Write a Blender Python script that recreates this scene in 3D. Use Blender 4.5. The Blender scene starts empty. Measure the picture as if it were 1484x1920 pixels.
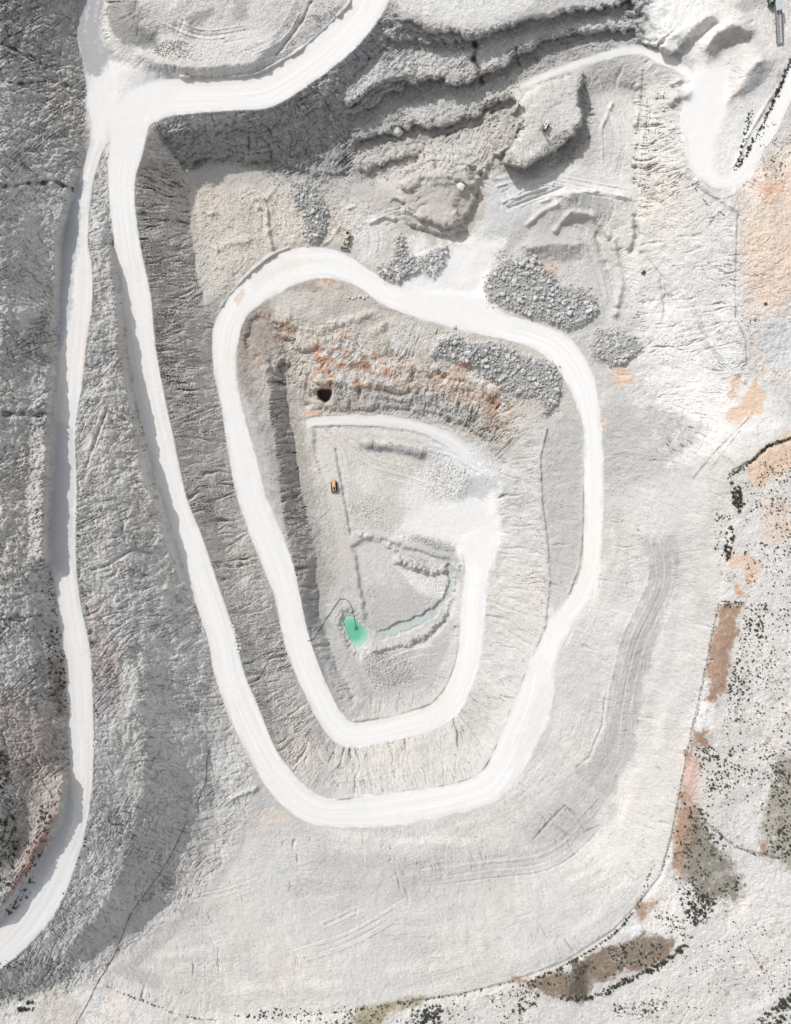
import bpy, bmesh, math, random
import numpy as np
from mathutils import Vector, Matrix

# ------------------------------------------------------------------ camera, sky, sun, exposure
S = 0.30            # metres per survey unit on the reference level (z = 0)
H = 450.0           # drone height above that level
CX, CY = 742.0, 960.0
SUN_EL, SUN_DIR = 42.5, (0.69, -0.724)      # elevation; horizontal direction in which shadows fall (x, y)

scene = bpy.context.scene
cam_d = bpy.data.cameras.new('camera'); cam = bpy.data.objects.new('camera', cam_d)
scene.collection.objects.link(cam); scene.camera = cam
cam.location = (0, 0, H)
cam_d.sensor_fit = 'VERTICAL'; cam_d.sensor_height = 24.0; cam_d.sensor_width = 24.0
cam_d.lens = 12.0 * H / (960.0 * S)
cam_d.clip_start = 1.0; cam_d.clip_end = 30000.0

world = bpy.data.worlds.new('World'); scene.world = world; world.use_nodes = True
wn = world.node_tree; bgn = wn.nodes['Background']
sky = wn.nodes.new('ShaderNodeTexSky'); sky.sky_type = 'NISHITA'; sky.sun_disc = False
sky.sun_elevation = math.radians(SUN_EL)
az = math.atan2(-SUN_DIR[0], -SUN_DIR[1])          # compass bearing of the sun, from +Y towards +X
sky.sun_rotation = az; sky.air_density = 1.0; sky.dust_density = 2.0
hs_ = wn.nodes.new('ShaderNodeHueSaturation'); hs_.inputs['Saturation'].default_value = 0.18      # thin bright haze: a paler sky
wn.links.new(sky.outputs['Color'], hs_.inputs['Color']); wn.links.new(hs_.outputs['Color'], bgn.inputs['Color']); bgn.inputs['Strength'].default_value = 0.15

sun_d = bpy.data.lights.new('sun', 'SUN'); sun_d.energy = 2.7; sun_d.angle = math.radians(0.5)
sun_d.color = (1.0, 0.972, 0.935)
sun = bpy.data.objects.new('sun', sun_d); scene.collection.objects.link(sun); sun.location = (-200, 200, 400)
ce = math.cos(math.radians(SUN_EL))
sun.rotation_euler = Vector((SUN_DIR[0] * ce, SUN_DIR[1] * ce, -math.sin(math.radians(SUN_EL)))).to_track_quat('-Z', 'Y').to_euler()
scene.view_settings.view_transform = 'Standard'; scene.view_settings.look = 'None'
scene.view_settings.exposure = -0.06; scene.view_settings.gamma = 1.0

rng = np.random.default_rng(7); random.seed(7)
f32 = np.float32

def W(u, v, z):
    """survey coordinates (u east, v south, in units of S on level 0 as seen from the survey point) -> metres"""
    k = S * (H - z) / H
    return (u - CX) * k, (CY - v) * k, z

# ------------------------------------------------------------------ numeric helpers
TAB = rng.random((256, 256)).astype(f32) * 2 - 1
def noise(x, y, seed=0):
    x = np.asarray(x, f32) + f32(seed * 37.17); y = np.asarray(y, f32) + f32(seed * 91.73)
    xi = np.floor(x).astype(np.int32); yi = np.floor(y).astype(np.int32)
    fx = x - xi; fy = y - yi
    fx = fx * fx * fx * (fx * (fx * 6 - 15) + 10); fy = fy * fy * fy * (fy * (fy * 6 - 15) + 10)
    x0 = xi & 255; x1 = (xi + 1) & 255; y0 = yi & 255; y1 = (yi + 1) & 255
    a = TAB[y0, x0]; b = TAB[y0, x1]; c = TAB[y1, x0]; d = TAB[y1, x1]
    a = a + (b - a) * fx; c = c + (d - c) * fx
    return a + (c - a) * fy
def fbm(x, y, wl, octs=4, seed=0, gain=0.5, ridged=False):
    r = 0; a = 1.0; t = 0
    x = np.asarray(x, f32); y = np.asarray(y, f32)
    for o in range(octs):
        c, s = f32(math.cos(.6 + 1.1 * o)), f32(math.sin(.6 + 1.1 * o))
        n = noise((x * c - y * s) / f32(wl), (x * s + y * c) / f32(wl), seed + o * 3)
        if ridged: n = 1 - 2 * np.abs(n)
        r = r + a * n; t += a; a *= gain; wl *= 0.5
    return r / t
def smooth(e0, e1, x):
    t = np.clip((x - e0) / (e1 - e0), 0, 1); return t * t * (3 - 2 * t)
def box(a, r):
    for ax in (0, 1):
        p = np.pad(a, [(r + 1, r) if i == ax else (0, 0) for i in (0, 1)], mode='edge')
        c = np.cumsum(p, axis=ax, dtype=np.float64)
        n = 2 * r + 1
        a = ((c[n:] - c[:-n]) / n if ax == 0 else (c[:, n:] - c[:, :-n]) / n).astype(f32)
    return a

# ------------------------------------------------------------------ survey data: roads as (left u, left v, right u, right v, z)
HAUL = [(640,-60,745,-60,1),(660,0,728,3,0.6),(620,45,696,57,.4),(581,81,650,105,.3),(545,108,598,145,.2),(480,141,514,199,0),(400,148,440,207,0),
 (337,147,370,212,0),(290,152,320,218,0),(240,175,290,230,0),(206,225,278,240,0),(205,270,268,285,-.4),(204,337,252,350,-1),(214,450,261,449,-2.1),
 (229,544,282,553,-3.5),(243,662,293,662,-5),(256,753,312,760,-6.5),(273,814,325,820,-7.3),(290,881,336,873,-8),(307,940,350,935,-8.8),(330,1018,378,1005,-9.6),
 (357,1098,402,1075,-10.4),(391,1200,440,1190,-11.8),(404,1267,457,1260,-12.6),(438,1358,485,1328,-13.4),(472,1425,515,1400,-14.2),(500,1473,545,1444,-14.8),
 (535,1515,585,1484,-15.4),(590,1545,627,1500,-16),(690,1551,690,1492,-16.8),(778,1542,765,1482,-17.4),(865,1523,848,1470,-18),(928,1502,900,1449,-18.5),
 (970,1460,925,1412,-19),(995,1419,942,1368,-19.4),(1032,1338,969,1302,-20),(1046,1228,999,1232,-20.6),(1076,1166,1035,1160,-21.2),(1109,1122,1065,1125,-21.6),(1125,1063,1090,1070,-22),
 (1129,990,1096,1000,-22.5),(1131,880,1095,880,-23.2),(1127,800,1094,800,-23.8),(1117,720,1073,740,-24.5),(1093,666,1045,690,-25),(1063,629,1018,664,-25.4),
 (1016,609,982,646,-25.8),(948,588,930,632,-26.2),(880,555,870,619,-26.7),(798,548,795,598,-27.2),(737,534,725,574,-27.8),(693,507,676,540,-28.2),
 (656,482,640,525,-28.5),(616,467,605,521,-28.8),(548,467,560,531,-29.3),(508,484,530,545,-29.6),(464,521,491,568,-30),(424,565,461,595,-30.4),
 (400,619,447,639,-30.8),(400,683,442,683,-31.3),(414,750,448,738,-31.9),(430,851,478,852,-33),(444,925,497,925,-34),(460,975,513,965,-34.6),(489,1051,548,1053,-35.6),
 (515,1113,564,1125,-36.3),(529,1182,580,1195,-37.1),(547,1244,602,1258,-37.9),(580,1317,624,1309,-38.9),(606,1364,642,1340,-39.5),(650,1400,668,1355,-40.2),
 (751,1386,740,1342,-41.2),(824,1364,809,1320,-42),(864,1331,835,1290,-42.8),(889,1280,855,1240,-43.5),(904,1226,862,1190,-44.1),(911,1135,865,1125,-45.4),(920,1044,872,1062,-46.9),(924,985,868,1005,-47.8)]
PERIM = [(165,-40,197,-40,1),(162,0,196,0,1),(148,40,188,40,.8),(146,75,198,85,.6),(158,120,210,120,.2),(165,180,215,190,0),(172,255,203,252,.3),(150,330,176,335,1.5),
 (122,438,164,438,6),(117,500,172,500,9),(115,560,172,570,12.5),(112,640,162,640,16),(106,720,153,725,20),(104,800,140,800,24),(102,900,143,900,29),
 (94,1000,142,1000,33),(96,1050,142,1050,34.5),(108,1130,150,1130,36),(120,1230,168,1220,37),(128,1340,174,1320,37.5),(132,1450,175,1430,37.5),(123,1530,165,1530,37),
 (92,1590,142,1620,36),(50,1660,110,1700,34.5),(0,1735,60,1765,33),(-60,1790,-10,1825,32),(-200,1880,-150,1930,30)]
LOOP = [(1520,60,1540,110,3),(1484,117,1484,186,2.5),(1454,184,1456,247,2),(1419,247,1430,284,1.5),(1396,285,1412,318,1.2),(1374,316,1398,341,1),(1352,328,1366,354,.8),(1338,318,1331,347,.6),(1334,305,1297,313,.4),(1341,268,1285,261,.2),(1352,235,1279,219,0),(1360,180,1296,180,0),(1366,120,1303,143,0)]
TRACK = [(1303,138,1296,150,-.5),(1275,117,1270,133,-3),(1240,100,1234,118,-6),(1207,88,1205,102,-8.5),(1158,91,1160,105,-11),(1101,108,1104,120,-13.2),(1030,133,1034,146,-16),(975,158,978,168,-18.4)]
BENCHT = [(575,787,575,800,-46.6),(600,781,605,797,-46.6),(660,780,660,796,-46.7),(720,781,720,799,-46.8),(790,792,785,808,-47),(850,815,842,838,-47.4),(885,842,872,868,-47.8)]
FLOORROAD = [(920,900,905,900,-47)]

# flats / polygons at a level
FLATS = [
 ([(590,800),(700,800),(800,815),(880,860),(915,930),(920,1000),(868,1000),(868,1080),(850,1200),(810,1290),(700,1310),(670,1260),(650,1160),(640,1050),(620,950),(590,850)], -48),
 ([(662,1024),(700,1010),(760,1024),(800,1036),(845,1050),(860,1085),(848,1150),(800,1205),(700,1215),(688,1180),(683,1140),(675,1085)], -50.4),
 ([(360,350),(480,350),(540,365),(650,372),(690,400),(700,450),(640,455),(520,455),(470,480),(420,500),(385,470),(370,420)], -28.2),
 ([(760,480),(850,455),(930,450),(910,520),(880,560),(800,545),(720,530)], -27.5),
 ([(990,195),(1040,165),(1084,146),(1086,226),(1060,250),(1024,280),(981,308),(958,300),(985,240)], -7.0),
 ([(1115,180),(1160,160),(1195,170),(1190,350),(1120,345),(1060,340),(1110,285)], -17),
 ([(300,60),(430,70),(520,60),(480,118),(380,132),(300,122),(260,105)], 6.0),
 ([(760,-60),(1000,-60),(1000,0),(930,25),(850,30),(780,12)], 0.5),
 ([(1370,-60),(1500,-60),(1500,50),(1440,120),(1420,50)], 4),
]
# lines (u, v, z)
LINES = [
 # hill to the west
 [(-600,-600,60),(-600,0,70),(-600,800,110),(-600,1500,125),(-600,2100,110),(-600,2520,90)],
 [(-200,-300,42),(-200,0,46),(-200,400,58),(-200,800,74),(-200,1400,88),(-200,1650,80),(-200,1800,50)],
 [(0,-200,28),(0,0,29),(0,200,31),(0,400,40),(0,600,45),(0,800,50),(0,1000,56),(0,1200,60),(0,1400,62),(0,1560,57),(0,1660,46)],
 [(70,0,17),(70,200,18),(70,400,22),(62,600,31),(55,800,39),(50,1000,47),(60,1200,52),(72,1400,52),(60,1500,49),(30,1600,43)],
 # slope between perimeter and haul road: mid crest and lower toe
 [(215,240,-.2),(207,262,-.3)],
 [(180,400,3),(196,500,6),(205,640,9),(190,760,16),(195,900,21),(205,1000,24),(225,1100,24),(245,1200,25),(260,1300,27),(268,1400,25),(262,1500,24.5),(240,1600,24.5),(205,1680,26),(150,1760,26),(90,1810,26),(0,1850,27)],
 [(300,1100,10),(330,1200,4),(365,1300,-1),(385,1390,-4)],
 [(206,480,4),(214,560,6),(225,662,7.5),(239,760,7.5),(255,830,7),(273,890,6.5),(290,950,5.5),(306,1000,3.5),(330,1080,-3)],
 [(140,320,7),(106,440,17),(102,560,19),(97,640,23),(90,720,31),(86,800,37),(85,900,42),(79,1000,46),(83,1050,47)],
 [(120,1455,47),(108,1525,48),(76,1585,47),(33,1652,46),(-14,1720,44)],
 # valley foot south-west
 [(395,1390,-7),(400,1450,-9),(430,1490,-12),(470,1478,-13.5)],
 [(345,1450,2),(350,1520,-1),(335,1590,-1),(300,1660,1.5),(230,1740,8),(170,1800,13)],
 [(398,1500,-9.5),(405,1560,-9.5),(375,1625,-7),(322,1695,-3),(250,1765,5),(200,1812,10)],
 [(480,1500,-13.5),(460,1580,-12),(430,1640,-9),(380,1700,-5),(320,1760,0),(260,1810,6)],
 # south and east rim
 [(-100,1890,20),(60,1870,18),(140,1832,16),(220,1860,16),(330,1890,16),(420,1902,16),(520,1900,16),(640,1893,16),(760,1878,16),(860,1862,16),(960,1838,16),(1060,1800,16),(1150,1740,15.5),(1200,1690,15),(1235,1640,15),(1258,1560,14.5),(1275,1480,14),(1290,1400,14),(1312,1310,13.5),(1330,1230,13),(1342,1150,13),(1350,1060,12),(1362,980,11.5),(1372,900,11),(1400,870,11),(1440,835,11),(1500,810,11)],
 [(1225,1700,16.2),(1262,1600,15.8),(1290,1480,15.5),(1306,1400,15.2),(1330,1300,15),(1352,1200,14.4),(1362,1100,13.5),(1375,1000,12.8)],
 [(140,1850,15),(420,1925,18),(640,1915,18),(860,1885,18),(1060,1822,17.8),(1150,1770,17.5)],
 # beyond the rim
 [(1300,2100,20),(1400,1900,18),(1600,1800,24),(1600,1400,20),(1600,1000,16),(1600,700,14),(1600,400,10),(1600,100,5)],
 [(2084,-600,6),(2084,400,15),(2084,1400,30),(2084,2520,40)],
 [(-600,2520,70),(0,2300,30),(700,2300,26),(1400,2400,30),(2084,2520,40)],
 [(-600,-600,60),(0,-600,30),(700,-600,10),(1400,-600,8),(2084,-600,6)],
 [(1420,1880,15.5),(1300,1800,16),(1390,1690,13.5),(1330,1560,16.6),(1400,1500,14.5),(1484,1440,17)],
 # mid contour of the east / south pit slope (bench track)
 [(1210,1000,-5),(1240,1100,-5.5),(1215,1160,-7),(1180,1200,-8),(1165,1300,-9.5),(1150,1400,-10.5),(1080,1450,-12)],
 [(1245,1000,-3),(1262,1100,-3.5),(1230,1180,-5.5),(1205,1300,-7),(1190,1400,-7.5),(1140,1500,-8),(1090,1570,-7.5),(960,1610,-6.5),(800,1640,-5.5),(640,1660,-5)],
 [(1020,1580,-9.5),(900,1600,-9),(760,1620,-8.5),(620,1630,-8)],
 # east upper slope, gully line
 [(1380,350,3),(1385,450,3.5),(1390,560,4),(1400,640,4.5),(1410,700,4.5)],
 [(1430,330,5),(1450,450,8),(1470,560,9),(1484,650,8)],
 [(1290,420,-5),(1310,560,-6),(1320,700,-7),(1280,800,-9)],
 [(1195,350,-17),(1195,440,-16.5),(1205,520,-16),(1235,640,-14.5),(1225,760,-17)],
 [(1245,180,-5),(1255,260,-3.5),(1290,330,-1)],
 [(1215,170,-9.5),(1208,250,-10.5),(1203,350,-12.5)],
 [(1130,760,-22),(1150,900,-21.5),(1150,1040,-20.5)],
 [(1000,345,-18),(960,370,-21),(930,400,-24.5),(905,440,-26.7)],
 [(1055,350,-18),(1010,400,-21.5),(985,440,-24.5),(960,470,-26.5)],
 [(1060,372,-15),(1120,362,-15.5),(1180,375,-16)],
 [(1050,425,-24),(1100,420,-23.5),(1160,470,-22),(1150,560,-22.5),(1120,630,-24)],
 [(990,465,-21.5),(1050,455,-20.5),(1085,458,-20)],
 [(985,482,-25.5),(1050,490,-25),(1090,488,-24.5)],
 # north benches  (crest / toe pairs)
 [(735,12,.2),(770,30,.3),(800,45,.3),(850,56,.2),(885,60,0),(900,58,0),(940,48,.2),(1000,31,.2),(1060,18,.3),(1137,7,.4),(1190,2,.5),(1240,-10,.5)],
 [(727,72,-9),(760,84,-10.5),(800,90,-11),(850,92,-11),(885,86,-10.5),(930,61,-10.5),(960,54,-10.5),(1031,38,-9.5),(1119,18,-8),(1186,9,-6)],
 [(655,188,-8.5),(722,131,-9.5),(743,134,-10.3),(783,146,-11.3),(834,137,-11.8),(884,144,-11.8),(918,124,-11),(960,91,-10.5),(1013,70,-9.5),(1101,52,-8),(1179,48,-6)],
 [(632,180,-8),(700,118,-9),(726,100,-9.5)],
 [(664,226,-21),(700,212,-22),(738,182,-22.5),(752,172,-22.5),(783,173,-22.8),(817,164,-22.6),(851,165,-22.3),(911,143,-21.3),(960,115,-19.5),(1048,89,-16),(1119,70,-13.5),(1186,60,-10.5)],
 [(672,248,-21.6),(722,238,-22.6),(750,230,-23),(817,226,-23),(884,206,-22.6),(918,186,-21.5),(960,168,-18.5)],
 [(676,277,-28),(722,259,-29),(783,246,-29),(851,242,-28.5),(901,218,-27),(940,192,-24.5),(955,188,-22.5)],
 [(668,312,-25),(700,304,-24.2),(745,290,-24.2),(775,284,-25)],
 [(672,342,-28.5),(705,332,-28.5),(740,312,-28.5),(775,300,-28.2)],
 # big north wall toe
 [(300,262,-7),(330,300,-15),(357,318,-22),(381,302,-26.5),(472,312,-27.8),(547,318,-28),(598,335,-28.2),(645,325,-28.2),(655,280,-25)],
 [(276,250,-1),(262,300,-1.2),(255,352,-1.6)],
 # west pit wall toe
 [(352,345,-27),(358,420,-27.5),(372,520,-27),(380,560,-27.5)],
 [(350,580,-19),(362,700,-19.5),(382,850,-21.5),(408,990,-23.5),(452,1095,-25.5)],
 [(468,1180,-22),(498,1280,-24),(545,1370,-27)],
 # mound south-east of the benches
 [(765,350,-19),(800,325,-16),(840,318,-15),(875,335,-16.5)],
 [(785,400,-19.5),(830,420,-19),(855,405,-17.5)],
 [(745,380,-27.5),(755,430,-27.8),(800,452,-27.8),(850,455,-28),(878,440,-28),(888,400,-27.5),(900,350,-25),(920,310,-23)],
 # mesa toe (drill bench)
 [(1096,150,-14),(1100,190,-18),(1101,240,-19),(1068,276,-20.5),(1030,304,-21),(985,326,-21.5),(950,322,-22.5),(936,300,-23)],
 [(935,270,-22),(945,228,-22),(975,205,-20)],
 [(960,178,-18),(1010,160,-16)],
 # inner pit: west face
 [(500,690,-32.6),(509,760,-33),(519,850,-33.8),(533,950,-34.6),(548,1040,-35.4),(564,1110,-36.6)],
 [(468,640,-33.5),(480,600,-32)],
 [(515,640,-34),(550,655,-37)],
 [(535,690,-42.5),(541,780,-46),(558,880,-47.2),(577,960,-47.6),(590,1040,-48),(594,1110,-48.5),(604,1170,-48.5),(625,1240,-47.5),(660,1300,-46.5)],
 [(580,780,-45.5),(590,850,-46.8),(602,900,-47.2),(620,1000,-47.6),(628,1080,-48)],
 [(578,1165,-39.5),(594,1205,-40.5),(614,1258,-41.5)],
 # inner pit: north face
 [(520,600,-30.5),(600,560,-29.5),(700,585,-29.5),(800,625,-29),(850,640,-28.6)],
 [(560,650,-33),(650,640,-33.5),(740,680,-34.5),(830,690,-33.5),(920,720,-33.5),(950,760,-34.5)],
 [(590,700,-37),(650,712,-38.5),(740,728,-38.5),(830,715,-36.5)],
 [(575,773,-46),(640,774,-46.2),(740,776,-46.4),(830,790,-46.6),(900,828,-47),(945,870,-47.4)],
 [(1000,690,-26.5),(1040,740,-26.8)],
 [(950,700,-30),(1000,770,-29.5),(1015,850,-28.5),(1014,960,-28.5),(1028,1050,-28),(1025,1120,-26.5),(1000,1210,-23.5)],
 [(1060,800,-25.6),(1060,900,-25.5),(1060,1000,-25)],
 [(935,900,-46.5),(942,1000,-46.5),(940,1080,-45.8)],
 [(905,1290,-40),(920,1370,-34),(880,1420,-28),(760,1440,-28),(660,1440,-28),(610,1410,-29)],
 # NW corner spoil
 [(205,60,4),(235,90,4.5),(300,95,5)],[(245,0,14),(262,55,9),(305,85,6.2)],[(330,0,12),(360,60,7)],[(420,0,9),(560,0,7),(600,30,4)],
 [(240,-100,16),(400,-100,14),(560,-100,8)],
 # NE stockpiles
 [(1252,96,2.5),(1288,60,5),(1332,30,6.5)],[(1262,108,-3),(1298,80,-1.5),(1340,44,1)],
 [(1330,88,6),(1342,60,8),(1372,43,9.5),(1408,57,8.5)],[(1336,122,0),(1348,100,1),(1372,82,1.5),(1398,76,2)],
[(1365,190,1.5),(1420,115,8),(1448,108,7)],[(1375,185,1),(1410,180,1.5),(1462,125,3.5)],
]
# ------------------------------------------------------------------ height field: solve between the surveyed lines
def catmull(pts, step):
    P = np.array(pts, float); P = np.vstack([2 * P[0] - P[1], P, 2 * P[-1] - P[-2]])
    out = []
    for i in range(1, len(P) - 2):
        n = max(2, int(np.hypot(*(P[i + 1] - P[i])[:2]) / step))
        t = np.linspace(0, 1, n, endpoint=False)[:, None]
        a, b, c, d = P[i - 1], P[i], P[i + 1], P[i + 2]
        out.append(.5 * (2 * b + (c - a) * t + (2 * a - 5 * b + 4 * c - d) * t * t + (3 * b - a - 3 * c + d) * t ** 3))
    out.append(P[-2][None]); return np.vstack(out)
def ribbon(R, step):
    M = catmull([((a + c) / 2, (b + d) / 2, a, b, c, d, z) for a, b, c, d, z in R], step)
    return M[:, 2:4], M[:, 4:6], M[:, 6]
CS = 3.0; CU0, CV0, CU1, CV1 = -600.0, -600.0, 2084.0, 2520.0
cnu = int((CU1 - CU0) / CS) + 1; cnv = int((CV1 - CV0) / CS) + 1
num = np.zeros((cnv, cnu)); den = np.zeros((cnv, cnu))
def put(u, v, z, w=1.0):
    i = np.round((v - CV0) / CS).astype(int); j = np.round((u - CU0) / CS).astype(int)
    ok = (i >= 0) & (i < cnv) & (j >= 0) & (j < cnu)
    np.add.at(num, (i[ok], j[ok]), (z * np.ones_like(u))[ok] * w); np.add.at(den, (i[ok], j[ok]), w)
def inside(poly, U, V):
    r = np.zeros(np.broadcast(U, V).shape, bool); n = len(poly)
    for k in range(n):
        x0, y0 = poly[k]; x1, y1 = poly[(k + 1) % n]
        if y0 == y1: continue
        r ^= ((y0 > V) != (y1 > V)) & (U < (x1 - x0) * (V - y0) / (y1 - y0) + x0)
    return r
for L in LINES:
    P = np.array(L, float)
    for a, b in zip(P[:-1], P[1:]):
        n = max(2, int(np.hypot(*(b - a)[:2]) / 1.5)); t = np.linspace(0, 1, n)[:, None]; q = a + (b - a) * t
        put(q[:, 0], q[:, 1], q[:, 2])
cU = CU0 + CS * np.arange(cnu)[None, :]; cV = CV0 + CS * np.arange(cnv)[:, None]
for poly, z in FLATS:
    m = inside(poly, cU, cV); num[m] = z; den[m] = 1
for R in (PERIM, LOOP, TRACK, BENCHT, HAUL):
    l, r, z = ribbon(R, 1.5)
    for t in np.linspace(0, 1, 50):
        q = l + (r - l) * t
        i = np.round((q[:, 1] - CV0) / CS).astype(int); j = np.round((q[:, 0] - CU0) / CS).astype(int)
        ok = (i >= 0) & (i < cnv) & (j >= 0) & (j < cnu)
        num[i[ok], j[ok]] = z[ok]; den[i[ok], j[ok]] = 1
pyr = [(num, den)]
while min(pyr[-1][0].shape) > 12:
    a, b = pyr[-1]; h = a.shape[0] + a.shape[0] % 2; w = a.shape[1] + a.shape[1] % 2
    a2 = np.zeros((h, w)); b2 = np.zeros((h, w)); a2[:a.shape[0], :a.shape[1]] = a; b2[:b.shape[0], :b.shape[1]] = b
    pyr.append((a2.reshape(h // 2, 2, w // 2, 2).sum((1, 3)), b2.reshape(h // 2, 2, w // 2, 2).sum((1, 3))))
Z = None
for lev in range(len(pyr) - 1, -1, -1):
    a, b = pyr[lev]; fix = b > 0; val = np.where(fix, a / np.maximum(b, 1e-9), 0)
    if Z is None: Z = np.full(a.shape, val[fix].mean())
    else: Z = np.repeat(np.repeat(Z, 2, 0), 2, 1)[:a.shape[0], :a.shape[1]]
    Z = Z.astype(f32); val = val.astype(f32)
    for it in range(120 if lev else 90):
        Z = np.where(fix, val, Z)
        p = np.pad(Z, 1, mode='edge')
        Z = f32(.25) * (p[:-2, 1:-1] + p[2:, 1:-1] + p[1:-1, :-2] + p[1:-1, 2:])
Zc = np.where(pyr[0][1] > 0, (pyr[0][0] / np.maximum(pyr[0][1], 1e-9)), Z).astype(f32)
Zc = .5 * Zc + .5 * box(Zc, 1)

def bspl(x, n):
    x = np.clip(x, 1.001, n - 3.001); i = np.floor(x).astype(int); t = x - i
    w = [(1 - t) ** 3 / 6, (3 * t ** 3 - 6 * t * t + 4) / 6, (-3 * t ** 3 + 3 * t * t + 3 * t + 1) / 6, t ** 3 / 6]
    return i, [k.astype(f32) for k in w]
def base_z(us, vs):
    iu, wu = bspl((us - CU0) / CS, cnu); iv, wv = bspl((vs - CV0) / CS, cnv)
    rows = sum(Zc[iv + k - 1] * wv[k][:, None] for k in range(4))
    return sum(rows[:, iu + k - 1] * wu[k][None] for k in range(4))

# ------------------------------------------------------------------ fine raster over the surveyed area
FS = 1.2; FU0, FV0 = -100.0, -100.0
fu = np.arange(FU0, 1584.01, FS); fv = np.arange(FV0, 2020.01, FS)
nfu, nfv = len(fu), len(fv)
U = np.broadcast_to(fu.astype(f32)[None], (nfv, nfu)); V = np.broadcast_to(fv.astype(f32)[:, None], (nfv, nfu))
zb = base_z(fu, fv)
def sub(pts, pad):
    P = np.array(pts, float)[:, :2]
    j0 = max(0, int((P[:, 0].min() - pad - FU0) / FS)); j1 = min(nfu, int((P[:, 0].max() + pad - FU0) / FS) + 2)
    i0 = max(0, int((P[:, 1].min() - pad - FV0) / FS)); i1 = min(nfv, int((P[:, 1].max() + pad - FV0) / FS) + 2)
    return slice(i0, i1), slice(j0, j1)
def segdist(pts, x, y, closed=False):
    P = list(pts) + ([pts[0]] if closed else [])
    best = np.full(x.shape, 1e9, f32); s_at = np.zeros(x.shape, f32); side = np.zeros(x.shape, f32); acc = 0.0
    for (x0, y0), (x1, y1) in zip([p[:2] for p in P[:-1]], [p[:2] for p in P[1:]]):
        dx, dy = x1 - x0, y1 - y0; l2 = dx * dx + dy * dy + 1e-9
        t = np.clip(((x - x0) * dx + (y - y0) * dy) / l2, 0, 1)
        d = np.hypot(x - x0 - t * dx, y - y0 - t * dy); m = d < best
        best[m] = d[m]; s_at[m] = (acc + t * math.sqrt(l2))[m]; side[m] = ((x - x0) * dy - (y - y0) * dx)[m]
        acc += math.sqrt(l2)
    return best, s_at, np.sign(side), acc
def pmask(poly, feather=4, rough=6, seed=0, wl=24):
    sl = sub(poly, feather + rough + 4); x, y = U[sl], V[sl]
    d, _, _, _ = segdist(poly, x, y, True)
    d = np.where(inside(poly, x, y), d, -d)
    if rough: d = d + rough * fbm(x, y, wl, 5, 11 + seed, .65) + min(rough, 4) * .9 * noise(x / 4.3, y / 4.3, seed)
    return sl, smooth(-feather, feather, d)
def lmask(pts, w, seed=0, rough=2):
    sl = sub(pts, w * 2 + rough + 3); x, y = U[sl], V[sl]
    d, s, side, tot = segdist(pts, x, y)
    if rough: d = d + rough * fbm(x, y, 12, 3, 3 + seed)
    taper = np.clip(np.minimum(s, tot - s) / (4 * w), 0.0, 1)
    return sl, d, s, side, taper

def road_raster(R, pad=1.35):
    d = np.full((nfv, nfu), -99, f32); zz = np.zeros((nfv, nfu), f32); ss = np.zeros((nfv, nfu), f32); tt = np.zeros((nfv, nfu), f32)
    l, r, z = ribbon(R, .7); hw = np.hypot(*(r - l).T) / 2
    arc = np.concatenate([[0], np.cumsum(np.hypot(*np.diff((l + r) / 2, axis=0).T))])
    c = (l + r) / 2; e = (r - l) / 2
    ts = np.linspace(0, pad, 75)[::-1]
    for t in ts:
        for sg in (-1, 1):
            q = c + e * (t * sg)
            i = np.round((q[:, 1] - FV0) / FS).astype(int); j = np.round((q[:, 0] - FU0) / FS).astype(int)
            ok = (i >= 0) & (i < nfv) & (j >= 0) & (j < nfu); i = i[ok]; j = j[ok]
            d[i, j] = ((1 - t) * hw)[ok]; zz[i, j] = z[ok]; ss[i, j] = arc[ok]; tt[i, j] = (t * sg * hw)[ok]
    return d, zz, ss, tt
RD = {}
for nm, R in (('haul', HAUL), ('perim', PERIM), ('loop', LOOP), ('track', TRACK), ('bench', BENCHT)):
    RD[nm] = road_raster(R)

WEST = [(-250,-250),(150,-250),(146,60),(160,140),(160,210),(148,330),(120,440),(114,560),(104,720),(101,900),(92,1040),(106,1130),(118,1230),(126,1340),(130,1450),(121,1530),(90,1590),(48,1660),(0,1732),(-250,1900)]
MIDW = [(204,262),(205,337),(214,440),(229,544),(243,662),(256,753),(273,814),(290,881),(307,940),(330,1018),(357,1098),(391,1200),(404,1267),(438,1358),(472,1425),(480,1480),(442,1600),(380,1680),(330,1720),(240,1800),(180,1830),(100,1880),(0,1920),(-250,1990),(-250,1890),(0,1812),(60,1765),(110,1700),(142,1620),(165,1530),(176,1430),(175,1320),(168,1220),(150,1130),(142,1050),(143,900),(140,800),(153,725),(162,640),(174,570),(174,500),(164,440),(176,335)]
NWALL = [(280,234),(320,219),(370,212),(500,203),(598,146),(650,110),(696,57),(729,8),(722,80),(640,180),(668,250),(660,330),(598,345),(547,330),(472,318),(390,302),(357,325),(330,305),(300,262)]
WWALL = [(282,234),(256,350),(256,438),(265,460),(282,553),(293,662),(312,760),(325,820),(350,935),(378,1005),(402,1075),(440,1190),(457,1260),(500,1361),(545,1444),(575,1480),(600,1410),(560,1300),(530,1200),(480,1050),(440,925),(412,750),(398,683),(398,619),(380,560),(372,500),(362,420),(352,345),(330,300)]
W1 = [(262,350),(258,438),(282,553),(293,662),(335,820),(372,800),(372,600),(366,450),(352,345)]
BENCH = [(735,10),(800,45),(890,62),(960,45),(1137,6),(1250,-20),(1290,60),(1290,110),(1190,82),(1100,100),(1030,135),(1100,140),(1108,260),(1075,295),(1000,335),(930,330),(890,330),(800,320),(700,345),(668,300),(660,250),(640,180),(722,80)]
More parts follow.
